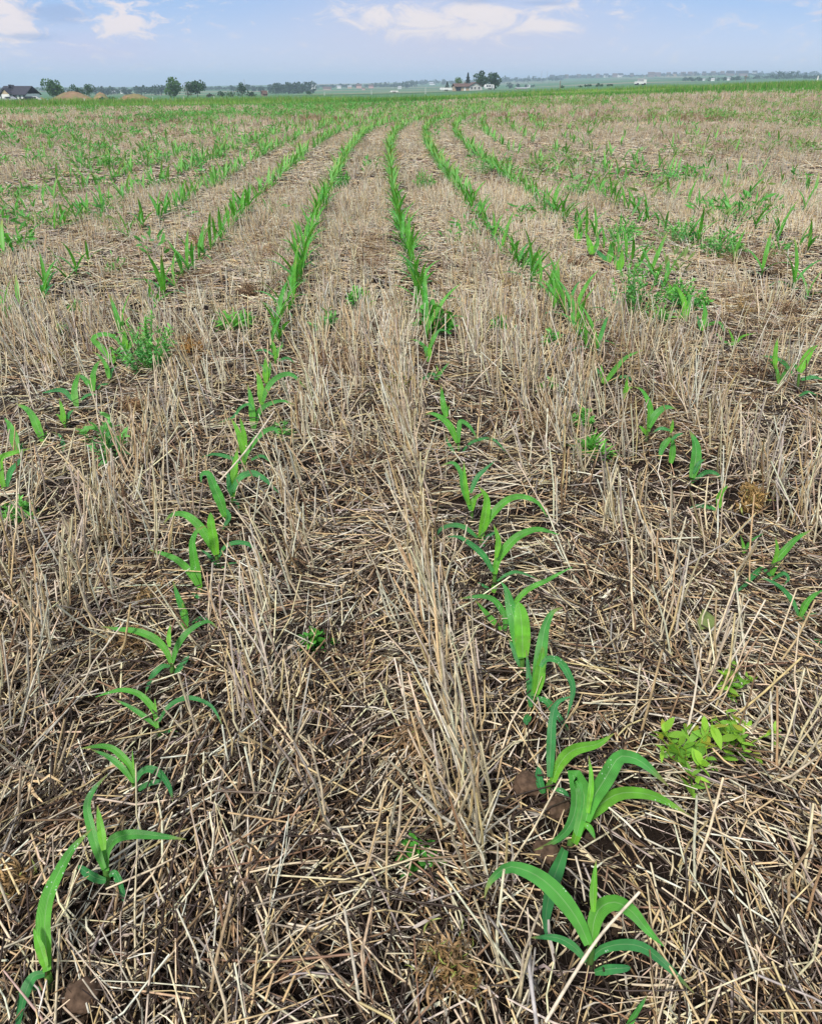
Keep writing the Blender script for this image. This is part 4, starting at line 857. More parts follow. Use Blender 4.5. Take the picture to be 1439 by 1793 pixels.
# chance that a plant stands in the row, by row number and distance
ROWK = {0: 1.0, -1: .98, -2: .95, -3: .92, -4: .85, -5: .7, -6: .42, -7: .35, -8: .3, -9: .26, 1: .95, 2: .92, 3: .85, 4: .75, 5: .6, 6: .3, 7: .25, 8: .2, 9: .18, 10: .15}
H = np.array(HERO_XY)
for k, pr in ROWK.items():
    y = .35
    while y < 62:
        y += (.13 if y < 26 else .2) * float(rng.uniform(.75, 1.3))
        x = float(rowx(y, k * ROWGAP)) + float(rng.normal(0, .018))
        if abs(x) > .52 * y + .5: continue
        patchy = float(fbm(k * 3.7 + 50, y * .32, 131, 2))
        p_here = pr * (1 if abs(k) < 2 else float(np.clip((patchy - .28) * 4, .6 if -4 <= k <= 4 else .25, 1)))
        if y > 20: p_here *= float(np.interp(y, [20, 30, 45], [1, .7, .3]))
        if k >= 3: p_here *= float(np.interp(y, [7, 11, 30], [1, .7, .35]))
        if k <= -5: p_here *= float(np.interp(y, [8, 20], [1, .5]))
        if rng.random() > p_here: continue
        if y < 5.2 and len(H) and np.min(np.hypot(H[:, 0] - x, H[:, 1] - y)) < .115: continue
        if y < 3.35 and -2 <= k <= 1: continue                         # there every plant is one of those measured above
        if y < 4.6 and k == 2 and x > 0: continue
        if y < 2.4: continue
        cand.append((y, x, k))
cand.sort(key=lambda q: q[0] + (abs(q[1]) > .50 * q[0] + .1) * 50)
NIND = 300 - len(HEROES)
ORD = ['first', 'second', 'third', 'fourth', 'fifth', 'sixth', 'seventh', 'eighth', 'ninth', 'tenth', 'eleventh', 'twelfth', 'thirteenth', 'fourteenth', 'fifteenth', 'sixteenth', 'seventeenth', 'eighteenth', 'nineteenth', 'twentieth']
def rowname(k):
    n = {1: '', 2: 'second ', 3: 'third ', 4: 'fourth ', 5: 'fifth ', 6: 'sixth ', 7: 'seventh ', 8: 'eighth ', 9: 'ninth ', 10: 'tenth '}
    if k == 0: return 'the middle row'
    return 'the ' + n[abs(k)] + 'row ' + ('left' if k < 0 else 'right') + ' of the middle row'
def copy_tree(root):
    r = root.copy(); COL.objects.link(r)
    for ch in root.children:
        c2 = ch.copy(); COL.objects.link(c2); c2.parent = r
    return r
cnt = {}; used = set()
for y, x, k in cand[:NIND]:
    i = int(rng.integers(0, 12)); n = cnt.get(k, 0); cnt[k] = n + 1
    r = PROTO[i][0] if i not in used else copy_tree(PROTO[i][0]); used.add(i)
    r.location = (x, y, float(terrain(x, y))); r.rotation_euler = (float(rng.normal(0, .07)), float(rng.normal(0, .07)), float(rng.uniform(0, 6.28)))
    s = float(rng.uniform(.66, .98)); r.scale = (s, s, s * float(rng.uniform(.9, 1.15)))
    if n < 20: r['label'] = f'corn plant in {rowname(k)}, {ORD[n]} past big ones' if k in (-2, -1, 0, 1, 2) else f'corn plant, {ORD[n]} from the near end of {rowname(k)}'
    else: r['label'] = f'small corn plant merged into {rowname(k)}'
    r['category'] = 'corn plant'; r['group'] = 'young corn plants'
bag = Bag()
PA = []
for i in range(12):
    vs, qs, cs, n0 = [], [], [], 0
    for v, q, c_, _ in PROTO[i][1]: vs.append(v); qs.append(q + n0); cs.append(c_); n0 += len(v)
    PA.append((np.concatenate(vs), np.concatenate(qs), np.concatenate(cs)))
for y, x, k in cand[NIND:]:
    v, q, c_ = PA[int(rng.integers(0, 12))]
    a = rng.uniform(0, 6.28); s = rng.uniform(.62, .92) * (1 + y / 120); R_ = np.array([[math.cos(a), -math.sin(a), 0], [math.sin(a), math.cos(a), 0], [0, 0, 1]])
    bag.add(v @ R_.T * s + np.array([x, y, float(terrain(x, y)) - .005]), q, np.clip(c_ * rng.uniform(.85, 1.15), 0, .8))
tag(bag.make('corn_rows', M_WEED), 'far corn plants run together into green lines along the rows', kind='stuff')
# ------------------------------------------------------------------ single weeds, clods and stray things one can point at
def blades_from(org, d, ln, wid, cols, seed=0, R=4, droop=.4):
    """lance-shaped leaves: org (N,3), d (N,3) directions"""
    n = len(org); s = np.linspace(0, 1, R)[None, :, None]
    P = org[:, None, :] + d[:, None, :] * ln[:, None, None] * s
    P[:, :, 2] -= droop * ln[:, None] * (s[:, :, 0] ** 2)
    side = unit(np.cross(d, np.array([[0, 0, 1.]]) + rng.normal(0, .5, (n, 3))))
    prof = {4: [.35, 1, .8, .08], 5: [.3, .9, 1, .65, .06]}[R]
    return ribbons(P, wid[:, None] * np.array([prof]), side, cols)
WEED_XY = []
def weed(u, v, wpx, hpx, label, style='bushy', seed=0, name='green_weed', group='green weeds'):
    rg = np.random.default_rng(900 + seed)
    B = hit(u, v); depth = B[1] * math.cos(TH) + CAMH * math.sin(TH); pxm = F0 / depth
    r = wpx / 2 / pxm; view = math.atan2(CAMH, B[1])
    h = max(hpx / pxm - r * math.sin(view) * .9, r * .55) / math.cos(view)
    h = min(h * 1.15, .36)
    WEED_XY.append((B[0], B[1], r)); root = thing(name, label, 'weed', B, 0, group)
    ns = {'bushy': 26, 'open': 9, 'broad': 12, 'grassy': 16, 'vine': 17}[style]
    th = rg.uniform(0, 2 * PI, ns); rr = r * np.sqrt(rg.random(ns)) * (1.0 if style != 'vine' else 1.15)
    R = 6; s = np.linspace(0, 1, R)[None, :]
    hh = h * (1 - .55 * (rr / r) ** 2) * rg.uniform(.7, 1.05, ns)
    if style == 'vine': hh = .03 + .07 * rg.random(ns)
    P = np.stack([np.cos(th)[:, None] * rr[:, None] * s ** .8, np.sin(th)[:, None] * rr[:, None] * s ** .8, hh[:, None] * s ** (1.1 if style != 'vine' else .6)], -1)
    P[:, 1:] += rg.normal(0, .05, (ns, R - 1, 3)) * r * np.array([1, 1, .4])
    P[:, :, 2] = np.maximum(P[:, :, 2], .004)
    dk = np.array({'bushy': (.11, .38, .10), 'open': (.11, .36, .11), 'broad': (.06, .28, .045), 'grassy': (.10, .36, .065), 'vine': (.16, .37, .045)}[style])
    sv, sq, scol = tubes(P, np.linspace(.0022, .0009, R)[None, :] * np.ones((ns, 1)), np.tile(dk * np.array([1.5, 1.05, .8]), (ns, 1)), 4)
    build('stem', sv, sq, scol, M_WEED, root)
    m = {'bushy': 34, 'open': 17, 'broad': 8, 'grassy': 7, 'vine': 6}[style]
    i = np.repeat(np.arange(ns), m); N = len(i); t = rg.uniform(.22, 1, N) ** .8
    f = t * (R - 1); k = np.clip(f.astype(int), 0, R - 2); f = (f - k)[:, None]
    org = P[i, k] * (1 - f) + P[i, k + 1] * f
    along = unit(P[i, k + 1] - P[i, k]); out = unit(rg.normal(0, 1, (N, 3)))
    d = unit(along * .8 + out * .9 + np.array([0, 0, .25]))
    if style == 'vine': d = unit(out * np.array([1, 1, .6]) + np.array([0, .1, .55]))
    ln = {'bushy': .026, 'open': .042, 'broad': .055, 'grassy': .10, 'vine': .030}[style] * rg.uniform(.55, 1.2, N) * min(1.25, max(.7, r / .06))
    wid = ln * {'bushy': .22, 'open': .22, 'broad': .46, 'grassy': .09, 'vine': .36}[style] * rg.uniform(.8, 1.2, N)
    tip = sstep(t, .55, 1)[:, None]
    c_ = dk * (1 - tip * .6) + dk * np.array([1.9, 1.45, .9]) * tip * .6
    c_ = c_ * rg.uniform(.75, 1.3, (N, 1))
    if style == 'vine': c_[rg.random(N) < .12] = np.array((.33, .36, .04))
    org[:, 2] = np.maximum(org[:, 2], .006)
    lv, lq, lc = blades_from(org, d, ln, wid, c_, R=5 if style in ('vine', 'broad') else 4, droop=.3)
    lv[:, 2] = np.maximum(lv[:, 2], .003)
    build('foliage', lv, lq, lc, M_WEED, root)
    return root
WEEDS = [
 (265, 655, 118, 112, 'large pale green bushy weed at the head of the far left corn row', 'bushy'),
 (195, 812, 84, 92, 'open leafy green weed in stubble between the two left corn rows', 'open'),
 (42, 925, 66, 62, 'feathery green weed below the corn plant at the photo edge', 'bushy'),
 (1018, 752, 42, 42, 'small upright green weed, upper of two beside the right corn row', 'bushy'),
 (1036, 805, 48, 36, 'small spreading green weed, lower of two beside the right corn row', 'grassy'),
 (628, 545, 46, 44, 'round green weed standing alone between the two main corn rows', 'bushy'),
 (1112, 556, 112, 112, 'biggest green weed clump with straw stems poking through it', 'bushy'),
 (1152, 572, 40, 26, 'little green weed at the front foot of the biggest weed', 'grassy'),
 (1195, 545, 90, 60, 'green weed half merged with the right side of the biggest weed', 'bushy'),
 (760, 592, 86, 62, 'dark green broad weed clump in the middle corn row', 'broad'),
 (552, 1140, 46, 40, 'dark leafy weed sunk in straw between the two main rows', 'broad'),
 (1215, 1362, 150, 105, 'sprawling light green vine weed with oval leaves', 'vine'),
 (1290, 1325, 90, 70, 'right arm of the light green vine weed with oval leaves', 'vine'),
 (1275, 1224, 62, 58, 'small yellow green vine weed above the sprawling one', 'vine'),
 (408, 582, 70, 32, 'low flat green weed beside a round one in the upper left', 'grassy'),
 (572, 585, 48, 40, 'thin green weed between the left row and the middle row', 'open'),
 (112, 587, 24, 24, 'tiny blue green weed among straw on the left', 'bushy'),
 (968, 612, 38, 34, 'small green weed in the gap of the right corn row', 'open'),
 (878, 592, 52, 40, 'green weed beside upright stubble right of the middle row', 'open'),
 (962, 690, 44, 26, 'faint low weed on flattened straw right of the middle row', 'open'),
 (497, 770, 46, 40, 'green weed touching the right leaf of a left row corn plant', 'open'),
 (732, 1512, 36, 28, 'dark low weed in the shade of stubble near the bottom', 'broad'),
 (1190, 430, 120, 52, 'wide weed patch behind the biggest weed, left part', 'bushy'),
 (1262, 452, 80, 46, 'wide weed patch behind the biggest weed, right part', 'bushy'),
 (1085, 425, 80, 44, 'weed patch behind the lime corn plants at the green patch', 'bushy'),
 (1010, 345, 60, 26, 'green weed in the third row right of the middle row', 'bushy'),
 (742, 335, 44, 34, 'dark green weed touching the middle row far up', 'bushy'),
 (845, 305, 62, 30, 'dark green weed clump in the row right of the middle row far up', 'bushy'),
 (602, 335, 30, 36, 'dark green weed touching the left main row far up', 'bushy'),
 (430, 572, 24, 22, 'bright round weed, right of a low flat one', 'broad'),
 (920, 470, 50, 30, 'green weed inside the row right of the middle row', 'open'),
 (140, 560, 30, 40, 'slim weed behind the tiny blue green one', 'open'),
]
for i, (u, v, w, h, lab, st) in enumerate(WEEDS): weed(u, v, w, h, lab, st, i)

def dry_weed(u, v, wpx, hpx, label, seed, tone=(.24, .145, .07), green=0.0):
    rg = np.random.default_rng(1500 + seed)
    B = hit(u, v); depth = B[1] * math.cos(TH) + CAMH * math.sin(TH); pxm = F0 / depth
    r = wpx / 2 / pxm; view = math.atan2(CAMH, B[1]); h = min(max(hpx / pxm - r * math.sin(view) * .9, r * .5) / math.cos(view) * .95, .2)
    WEED_XY.append((B[0], B[1], r * .7)); root = thing('dry_weed', label, 'weed', B, 0, 'withered brown weeds')
    ns = 24; R = 6; th = rg.normal(rg.uniform(0, 6.28), 1.5, ns); rr = r * np.sqrt(rg.random(ns)) * (.7 + .5 * np.abs(np.sin(th * 1.5 + seed))); s = np.linspace(0, 1, R)[None, :]
    hh = h * (1 - .5 * (rr / r) ** 2) * rg.uniform(.6, 1.05, ns)
    P = np.stack([np.cos(th)[:, None] * rr[:, None] * s, np.sin(th)[:, None] * rr[:, None] * s, hh[:, None] * s], -1)
    P[:, 1:] += rg.normal(0, .09, (ns, R - 1, 3)) * r; P[:, :, 2] = np.maximum(P[:, :, 2], .004)
    tone = np.array(tone) * .95; c_ = tone * rg.uniform(.6, 1.4, (ns, 1))
    gm = rg.random(ns) < green; c_[gm] = np.array((.20, .27, .05)) * rg.uniform(.7, 1.3, (gm.sum(), 1))
    v_, q, cc = tubes(P, np.linspace(.0019, .0008, R)[None, :] * np.ones((ns, 1)), c_, 4)
    build('stem', v_, q, cc, M_STRAW, root)
    m = 30; i = np.repeat(np.arange(ns), m); N = len(i); t = rg.uniform(.15, 1, N)
    f = t * (R - 1); k = np.clip(f.astype(int), 0, R - 2); f = (f - k)[:, None]; org = P[i, k] * (1 - f) + P[i, k + 1] * f
    R2 = 5; d = unit(rg.normal(0, 1, (N, 3))); e = unit(np.cross(d, rg.normal(0, 1, (N, 3)))); ln = rg.uniform(.006, .020, N)
    a = rg.uniform(.6, 3.2, N)[:, None] * np.linspace(0, 1, R2)[None, :]
    Q = org[:, None, :] + ln[:, None, None] * (d[:, None, :] * np.sin(a)[:, :, None] + e[:, None, :] * (1 - np.cos(a))[:, :, None]) / 1.2
    Q[:, :, 2] = np.maximum(Q[:, :, 2], .003)
    c2 = tone * np.array([1.25, 1.2, 1.1]) * rg.uniform(.55, 1.5, (N, 1)); gm = rg.random(N) < green * .7; c2[gm] = np.array((.26, .30, .07))
    v_, q, cc = ribbons(Q, (ln * rg.uniform(.10, .26, N))[:, None] * np.array([[.5, 1, 1, .8, .2]]), unit(np.cross(d, e)), c2)
    build('curled_leaves', v_, q, cc, M_STRAW, root)
DRY = [
 (775, 1720, 165, 120, 'withered brown weed with yellow green shoots at the bottom, largest of its kind', (.22, .14, .065), .16),
 (225, 1150, 95, 80, 'curled brown dead weed left of a spread corn plant', (.30, .20, .10), 0),
 (270, 1060, 70, 60, 'pale brown dead weed with a bare yellow stalk', (.33, .23, .11), .08),
 (335, 625, 66, 62, 'rusty brown dead weed touching the large pale green weed', (.36, .20, .06), 0),
 (620, 655, 120, 70, 'wide dark brown dead weed between the main rows', (.22, .14, .08), 0),
 (1285, 560, 72, 56, 'tan dead weed on the right behind a single corn plant', (.33, .23, .10), 0),
 (1310, 895, 50, 66, 'golden brown dead weed beside tall stubble on the right', (.32, .21, .08), .05),
 (690, 690, 96, 52, 'yellowish half dead weed beside the middle row', (.33, .26, .10), .4),
 (235, 730, 70, 56, 'brown dead weed above the open leafy green weed', (.26, .16, .08), 0),
 (150, 770, 50, 40, 'small brown dead weed in the far left row', (.27, .18, .09), .1),
 (30, 1560, 80, 60, 'brown weed scraps by the left edge with a green blade', (.28, .18, .08), .1),
 (95, 650, 60, 60, 'pale seeding dead weed on the left', (.34, .26, .12), .2),
 (1015, 470, 60, 34, 'dark dead weed left of the green patch', (.20, .12, .07), 0),
 (890, 510, 56, 36, 'tan dead weed at the near end of the right row', (.28, .19, .09), .1),
 (350, 440, 60, 36, 'reddish dead weed in the far left row', (.30, .15, .07), .1),
 (445, 520, 70, 40, 'dark brown dead weed left of the main left row', (.19, .12, .07), 0),
 (1370, 560, 70, 50, 'dark brown dead weed by the right edge', (.20, .125, .07), 0),
 (560, 640, 50, 34, 'small dark dead weed beside the wide one', (.20, .12, .07), 0),
 (730, 1330, 80, 90, 'thin brown dead weed among standing stubble in the middle', (.24, .16, .09), .03),
 (110, 1440, 90, 60, 'dark rotten weed in the hollow by the left row', (.16, .10, .06), 0),
]
for i, (u, v, w, h, lab, tn, g) in enumerate(DRY): dry_weed(u, v, w, h, lab, i, tn, g)

# soil clods
M_CLOD = plain_mat('clod', (.095, .062, .042), .95, 90, .5, .1)
def clod(u, v, wpx, label, seed):
    rg = np.random.default_rng(seed); B = hit(u, v); depth = B[1] * math.cos(TH) + CAMH * math.sin(TH); r = wpx / 2 / (F0 / depth)
    import bmesh
    bm = bmesh.new(); bmesh.ops.create_icosphere(bm, subdivisions=4, radius=1)
    o = rg.uniform(0, 50)
    for q in bm.verts:
        p = np.array(q.co); f = .62 + .5 * float(fbm(p[0] * 1.5 + o + p[2], p[1] * 1.5 + p[2] * .7, seed, 4)) + .26 * float(vnoise(p[0] * 5 + o, p[1] * 5 + p[2] * 5, seed + 5)) + .12 * float(vnoise(p[0] * 13 + o, p[1] * 13 + p[2] * 11, seed + 6))
        q.co = (p[0] * f * r, p[1] * f * r * .9, p[2] * f * r * .62)
    me = bpy.data.meshes.new('soil_clod'); bm.to_mesh(me); bm.free()
    for p in me.polygons: p.use_smooth = True
    me.materials.append(M_CLOD); ob = bpy.data.objects.new('soil_clod', me); COL.objects.link(ob)
    ob.location = (B[0], B[1], B[2] + .022 + r * .2); tag(ob, label, 'soil clod', 'soil clods')
clod(922, 1392, 52, 'brown lump of soil left of the leaning corn plant', 1)
clod(972, 1432, 44, 'brown lump of soil between the leaning and the largest corn plant', 2)
clod(953, 1510, 46, 'crumbly soil lump behind the large dewy corn plant', 3)
clod(150, 1765, 60, 'damp soil lump at the foot of the nearest left corn plant', 4)

# single straws that catch the eye
def long_straw(pts, rpx, label, dz=(.05, .05), colr=(.62, .53, .40)):
    P = []
    for (u, v), z in zip(pts, np.linspace(dz[0], dz[1], len(pts))):
        d = ray(u, v); t = (CAMH - z) / -d[2]; P.append((d[0] * t, d[1] * t, z))
    P = np.array(P); c0 = P.mean(0) * np.array([1, 1, 0]); Q = spline(P, 12) - c0
    rad = rpx / (F0 / (c0[1] * math.cos(TH) + CAMH * math.sin(TH))) * np.linspace(1, .8, 12); rad[5] *= 1.18
    v_, q, cc = tubes(Q[None], rad[None], np.array([colr]), 10)
    o = build('straw_stalk', v_, q, cc, M_STRAW); o.location = c0; tag(o, label, 'straw', 'single long straws')
long_straw([(955, 1790), (1000, 1715), (1050, 1640), (1120, 1562)], 3.0, 'thick pale straw slanting across the large dewy corn plant', (.05, .17))
long_straw([(1150, 1395), (1190, 1320), (1212, 1240), (1228, 1135)], 2.2, 'long pale straw rising through the sprawling vine weed', (.02, .12))
long_straw([(940, 1800), (927, 1700), (925, 1665)], 3.6, 'grey split straw bundle at the bottom edge', (.03, .12), (.45, .42, .40))
long_straw([(375, 1385), (440, 1388), (505, 1390)], 2.0, 'dark brown twig lying level among pale straw', (.06, .06), (.13, .09, .06))
long_straw([(385, 842), (430, 790), (480, 720)], 1.6, 'pale straw slanting in front of a left row corn plant', (.10, .22))
long_straw([(1225, 1245), (1290, 1140), (1340, 1050)], 1.8, 'pale straw leaning on the right stubble clump', (.02, .2))

# the fallen leaf
def fallen_leaf():
    B = hit(1228, 1112); depth = B[1] * math.cos(TH) + CAMH * math.sin(TH); s = 1 / (F0 / depth)
    out = [(0, -17), (10, -13), (17, -4), (16, 6), (6, 13), (-6, 14), (-14, 16), (-15, 4), (-8, -6), (-4, -10)]
    n = len(out); rings = 4; V = [(0, 0, .004)]; 
    for k in range(1, rings + 1):
        for a, b in out: V.append((a * s * k / rings, -b * s * 1.35 * k / rings, .004 - .010 * (k / rings) ** 2 * (.5 + .5 * math.sin(a * .3))))
    tris = [(0, 1 + (j + 1) % n, 1 + j) for j in range(n)]
    quads = [(1 + (k - 1) * n + j, 1 + (k - 1) * n + (j + 1) % n, 1 + k * n + (j + 1) % n, 1 + k * n + j) for k in range(1, rings) for j in range(n)]
    V = np.array(V); c_ = np.tile(np.array((.20, .26, .08)), (len(V), 1)) * rng.uniform(.85, 1.15, (len(V), 1)); c_[1 + (rings - 1) * n:] *= np.array((.9, .8, .7))
    o = build('fallen_leaf', V, np.array(quads), c_, M_WEED, None, True, None, np.array(tris)); o.location = B + np.array([0, 0, .045]); o.rotation_euler = (.35, .1, 0)
    tag(o, 'pale yellow green ragged leaf lying loose on the straw', 'leaf')
fallen_leaf()
# ------------------------------------------------------------------ straw
PAL = np.array([(.63, .465, .25), (.75, .62, .41), (.79, .705, .545), (.50, .415, .305), (.25, .155, .085), (.045, .028, .018), (.43, .375, .315)])
def straw_cols(n, w, x=None, y=None):
    w = np.asarray(w, float); w /= w.sum()
    k = rng.choice(len(PAL), n, p=w)
    c_ = PAL[k] * rng.uniform(.78, 1.18, (n, 1)) * (1 + rng.normal(0, .04, (n, 3)))
    return np.clip(c_, .01, .8)
def sample(a, b, dens, pad=.9, k=.5):
    wa, wb = k * a + pad, k * b + pad
    n = int(dens * (b - a) * (wa + wb))
    u = rng.random(n * 2 + 10); yy = a + (b - a) * rng.random(n * 2 + 10)
    keep = u * max(wa, wb) < k * yy + pad
    yy = yy[keep][:n]; xx = rng.uniform(-1, 1, len(yy)) * (k * yy + pad)
    return xx, yy
def mound(x, y):   # how thick the mat lies
    return .3 + .9 * fbm(x * 3.1, y * 3.1, 41, 3)
def litter(a, b, dens, S, R, lmin, lmax, rmin, rmax, hs, w):
    x, y = sample(a, b, dens)
    bare = fbm(x * 2.6, y * 2.6, 61, 3)
    keep = rng.random(len(x)) < np.clip(.45 + 2.6 * (bare - .3), .42, 1)
    o_ = np.abs(((rowoff(x, y) / ROWGAP + .5) % 1) - .5) * ROWGAP          # the planter cleared the corn rows a little
    keep &= rng.random(len(x)) < np.where(o_ < .06, .62, 1)
    x, y = x[keep], y[keep]; n = len(x)
    th = PI * 3.2 * fbm(x * 1.9, y * 1.9, 51, 2) + .9 + rng.normal(0, .68, n)
    ln = lmin + (lmax - lmin) * rng.random(n) ** 1.7
    pit = rng.normal(0, .16, n) + (rng.random(n) < .07) * rng.normal(.45, .2, n)
    z0 = terrain(x, y) + .003 + hs * mound(x, y) * rng.random(n) ** 1.15
    d = np.stack([np.cos(th) * np.cos(pit), np.sin(th) * np.cos(pit), np.sin(pit)], -1)
    P = np.stack([x, y, z0], -1)[:, None, :] + d[:, None, :] * (np.linspace(-.5, .5, R)[None, :, None] * ln[:, None, None])
    if R > 2:
        sag = rng.normal(0, .035, (n, 1)) * ln[:, None]; bow = rng.normal(0, .05, (n, 1)) * ln[:, None]
        prof = 1 - (np.linspace(-1, 1, R) ** 2)[None, :]
        P[:, :, 2] += sag * prof
        P[:, :, 0] += -np.sin(th)[:, None] * bow * prof; P[:, :, 1] += np.cos(th)[:, None] * bow * prof
    P[:, :, 2] = np.maximum(P[:, :, 2], terrain(P[:, :, 0], P[:, :, 1]) + .001)
    rad = rng.uniform(rmin, rmax, (n, 1)) * np.ones((1, R)); rad[:, -1] *= rng.uniform(.55, 1, n)
    return tubes(P, rad, straw_cols(n, w), S)
bag = Bag()
WL = (2.5, 3.1, 2.0, 1.5, 2.4, 6.8, 1.3); WL2 = (2.8, 4.2, 3.4, 2.0, 1.6, 2.2, 1.8)
bag.add(*litter(.12, 1.9, 5000, 4, 3, .03, .25, .0008, .0021, .060, WL))
bag.add(*litter(1.9, 4.2, 3500, 4, 3, .03, .25, .0010, .0023, .058, WL))
bag.add(*litter(4.2, 10, 1300, 3, 2, .05, .24, .0016, .0032, .055, WL2))
bag.add(*litter(10, 26, 230, 3, 2, .08, .3, .003, .005, .05, WL2))
tag(bag.make('straw_litter', M_STRAW), 'mat of broken wheat straw lying flat over the soil', kind='stuff')

def chaff():
    B = Bag()
    for a, b, dn in ((.12, 1.9, 5200), (1.9, 4.2, 2300)):
        x, y = sample(a, b, dn); n = len(x); R = 4
        th = rng.uniform(0, 2 * PI, n); ln = rng.uniform(.015, .075, n); cur = rng.normal(0, 1.1, n)
        s = np.linspace(0, 1, R)[None, :]; a_ = th[:, None] + cur[:, None] * s
        P = np.stack([x[:, None] + ln[:, None] * np.cumsum(np.cos(a_), 1) / R, y[:, None] + ln[:, None] * np.cumsum(np.sin(a_), 1) / R,
                      (terrain(x, y) + .003 + .04 * mound(x, y) * rng.random(n) ** 1.3)[:, None] + rng.normal(0, .006, (n, R))], -1)
        rad = rng.uniform(.00045, .0011, (n, 1)) * np.ones((1, R))
        c_ = straw_cols(n, (.8, 1.0, .9, 1.8, 3.2, 8.5, 1.6))
        B.add(*tubes(P, rad, c_, 3))
        # split leaf sheaths: limp flat shreds
        x, y = sample(a, b, dn * .10); n = len(x)
        th = rng.uniform(0, 2 * PI, n); ln = rng.uniform(.03, .10, n); cur = rng.normal(0, .8, n); a_ = th[:, None] + cur[:, None] * s
        P = np.stack([x[:, None] + ln[:, None] * np.cumsum(np.cos(a_), 1) / R, y[:, None] + ln[:, None] * np.cumsum(np.sin(a_), 1) / R,
                      (terrain(x, y) + .006 + .045 * mound(x, y) * rng.random(n))[:, None] + rng.normal(0, .007, (n, R))], -1)
        side = unit(np.stack([-np.sin(th), np.cos(th), rng.normal(0, .8, n)], -1))
        wid = rng.uniform(.002, .006, (n, 1)) * np.array([[.6, 1, 1, .3]])
        B.add(*ribbons(P, wid, side, straw_cols(n, (1, 1.4, 1.6, 2.4, 2.4, 2.2, 2.4))))
    tag(B.make('chaff', M_STRAW), 'fine dark chaff and rotted straw shreds between the stalks', kind='stuff')
chaff()

# standing stubble: cut stems in drill rows that run along with the corn
def stubble(a, b, tuftdens, S, R, stems, rmin, rmax, hmin, hmax, w, near):
    x, y = sample(a, b, tuftdens)
    o = rowoff(x, y); o = np.round((o + .16) / .19) * .19 - .16
    x = rowx(y, o) + rng.normal(0, .042 if near else .05, len(x))
    nz = fbm(x * 1.25 + 9, y * .55, 71, 3)
    k = np.round((o + .16) / .19).astype(int)
    p = np.clip((nz - .34) * 3.2, .14, 1)
    if near:
        wt_ = {0: 1.5, -1: .3, -2: .7, -3: .15, -4: .35, -5: .8, -6: .5, 1: .10, 2: .6, 3: 1.3, 4: 1.0, 5: .3, 6: 1.2, 7: .7}
        ww = np.array([wt_.get(int(q), .7) for q in k]); f = sstep(y, 5.0, 2.6)
        p = np.clip(p * (ww * f + (1 - f)), 0, 1); p = np.where(np.isin(k, (0, 3, 6)) & (y < 4.2) & (y > .8), np.maximum(p, .62), p); p = p * np.where((k < 0) & (y < 1.15), .35, 1)
        p *= np.where((np.abs(x) < .55) & (y < .72), .35, 1)
    p *= np.where(green_edge(x, y) > 0, .12, 1)
    if near:
        for bx_, by_, br_ in CLEAR:
            if a - .3 < by_ < b + .3: p = np.where((np.abs(x - bx_) < br_ + .01) & (y > by_ - .13 - br_ * .7) & (y < by_ + .03), p * .12, p)
    oc = np.abs(((o / ROWGAP + .5) % 1) - .5) * ROWGAP
    if y.min() > 3: p = p * np.where(oc < .10, .3, 1)
    keep = rng.random(len(x)) < p; x, y = x[keep], y[keep]
    m = rng.integers(stems[0], stems[1] + 1, len(x)); idx = np.repeat(np.arange(len(x)), m); n = len(idx)
    lx = (vnoise(x * .9, y * .9, 81) - .5) * .5 + rng.normal(0, .17, len(x)); ly = (vnoise(x * .9, y * .9, 82) - .5) * .45 + rng.normal(0, .15, len(x))
    lx = lx[idx] + rng.normal(0, .15, n); ly = ly[idx] + rng.normal(0, .15, n)
    fl = rng.random(n) < .13; lx = np.where(fl, lx + rng.normal(0, .7, n), lx); ly = np.where(fl, ly + rng.normal(0, .7, n), ly)
    bx = x[idx] + rng.normal(0, .012, n); by = y[idx] + rng.normal(0, .014, n)
    h = hmin + (hmax - hmin) * rng.beta(2.2, 2.0, n) * (.8 + .4 * vnoise(x * .7, y * .7, 83)[idx])
    bz = terrain(bx, by) - .004
    d = unit(np.stack([lx, ly, np.ones(n)], -1))
    s = np.linspace(0, 1, R)[None, :, None]
    P = np.stack([bx, by, bz], -1)[:, None, :] + d[:, None, :] * h[:, None, None] * s
    if R > 2: P[:, 1:-1, :2] += rng.normal(0, .006, (n, R - 2, 2)) if R == 3 else 0
    rad = rng.uniform(rmin, rmax, (n, 1)) * np.linspace(1.1, .82, R)[None, :]
    return tubes(P, rad, straw_cols(n, w), S)
WS = (3.6, 5.4, 4.0, 1.2, .6, .04, .8)
CLEAR = [(x, y, .045 if not (abs(x) < .14 and 2.5 < y < 3.7) else .085) for x, y in HERO_XY] + WEED_XY
bag = Bag()
bag.add(*stubble(.5, 4.2, 560, 5, 3, (1, 3), .0015, .0027, .10, .28, WS, True))
bag.add(*stubble(4.2, 10, 430, 4, 2, (1, 3), .0015, .0027, .06, .19, WS, True))
bag.add(*stubble(10, 24, 150, 3, 2, (1, 3), .0024, .004, .06, .18, WS, False))
bag.add(*stubble(24, 48, 34, 3, 2, (2, 3), .0045, .007, .08, .22, WS, False))
bag.add(*stubble(48, 92, 15, 3, 2, (2, 3), .008, .013, .12, .30, WS, False))
tag(bag.make('wheat_stubble', M_STRAW), 'standing cut wheat stubble in drill rows between the corn', kind='stuff')

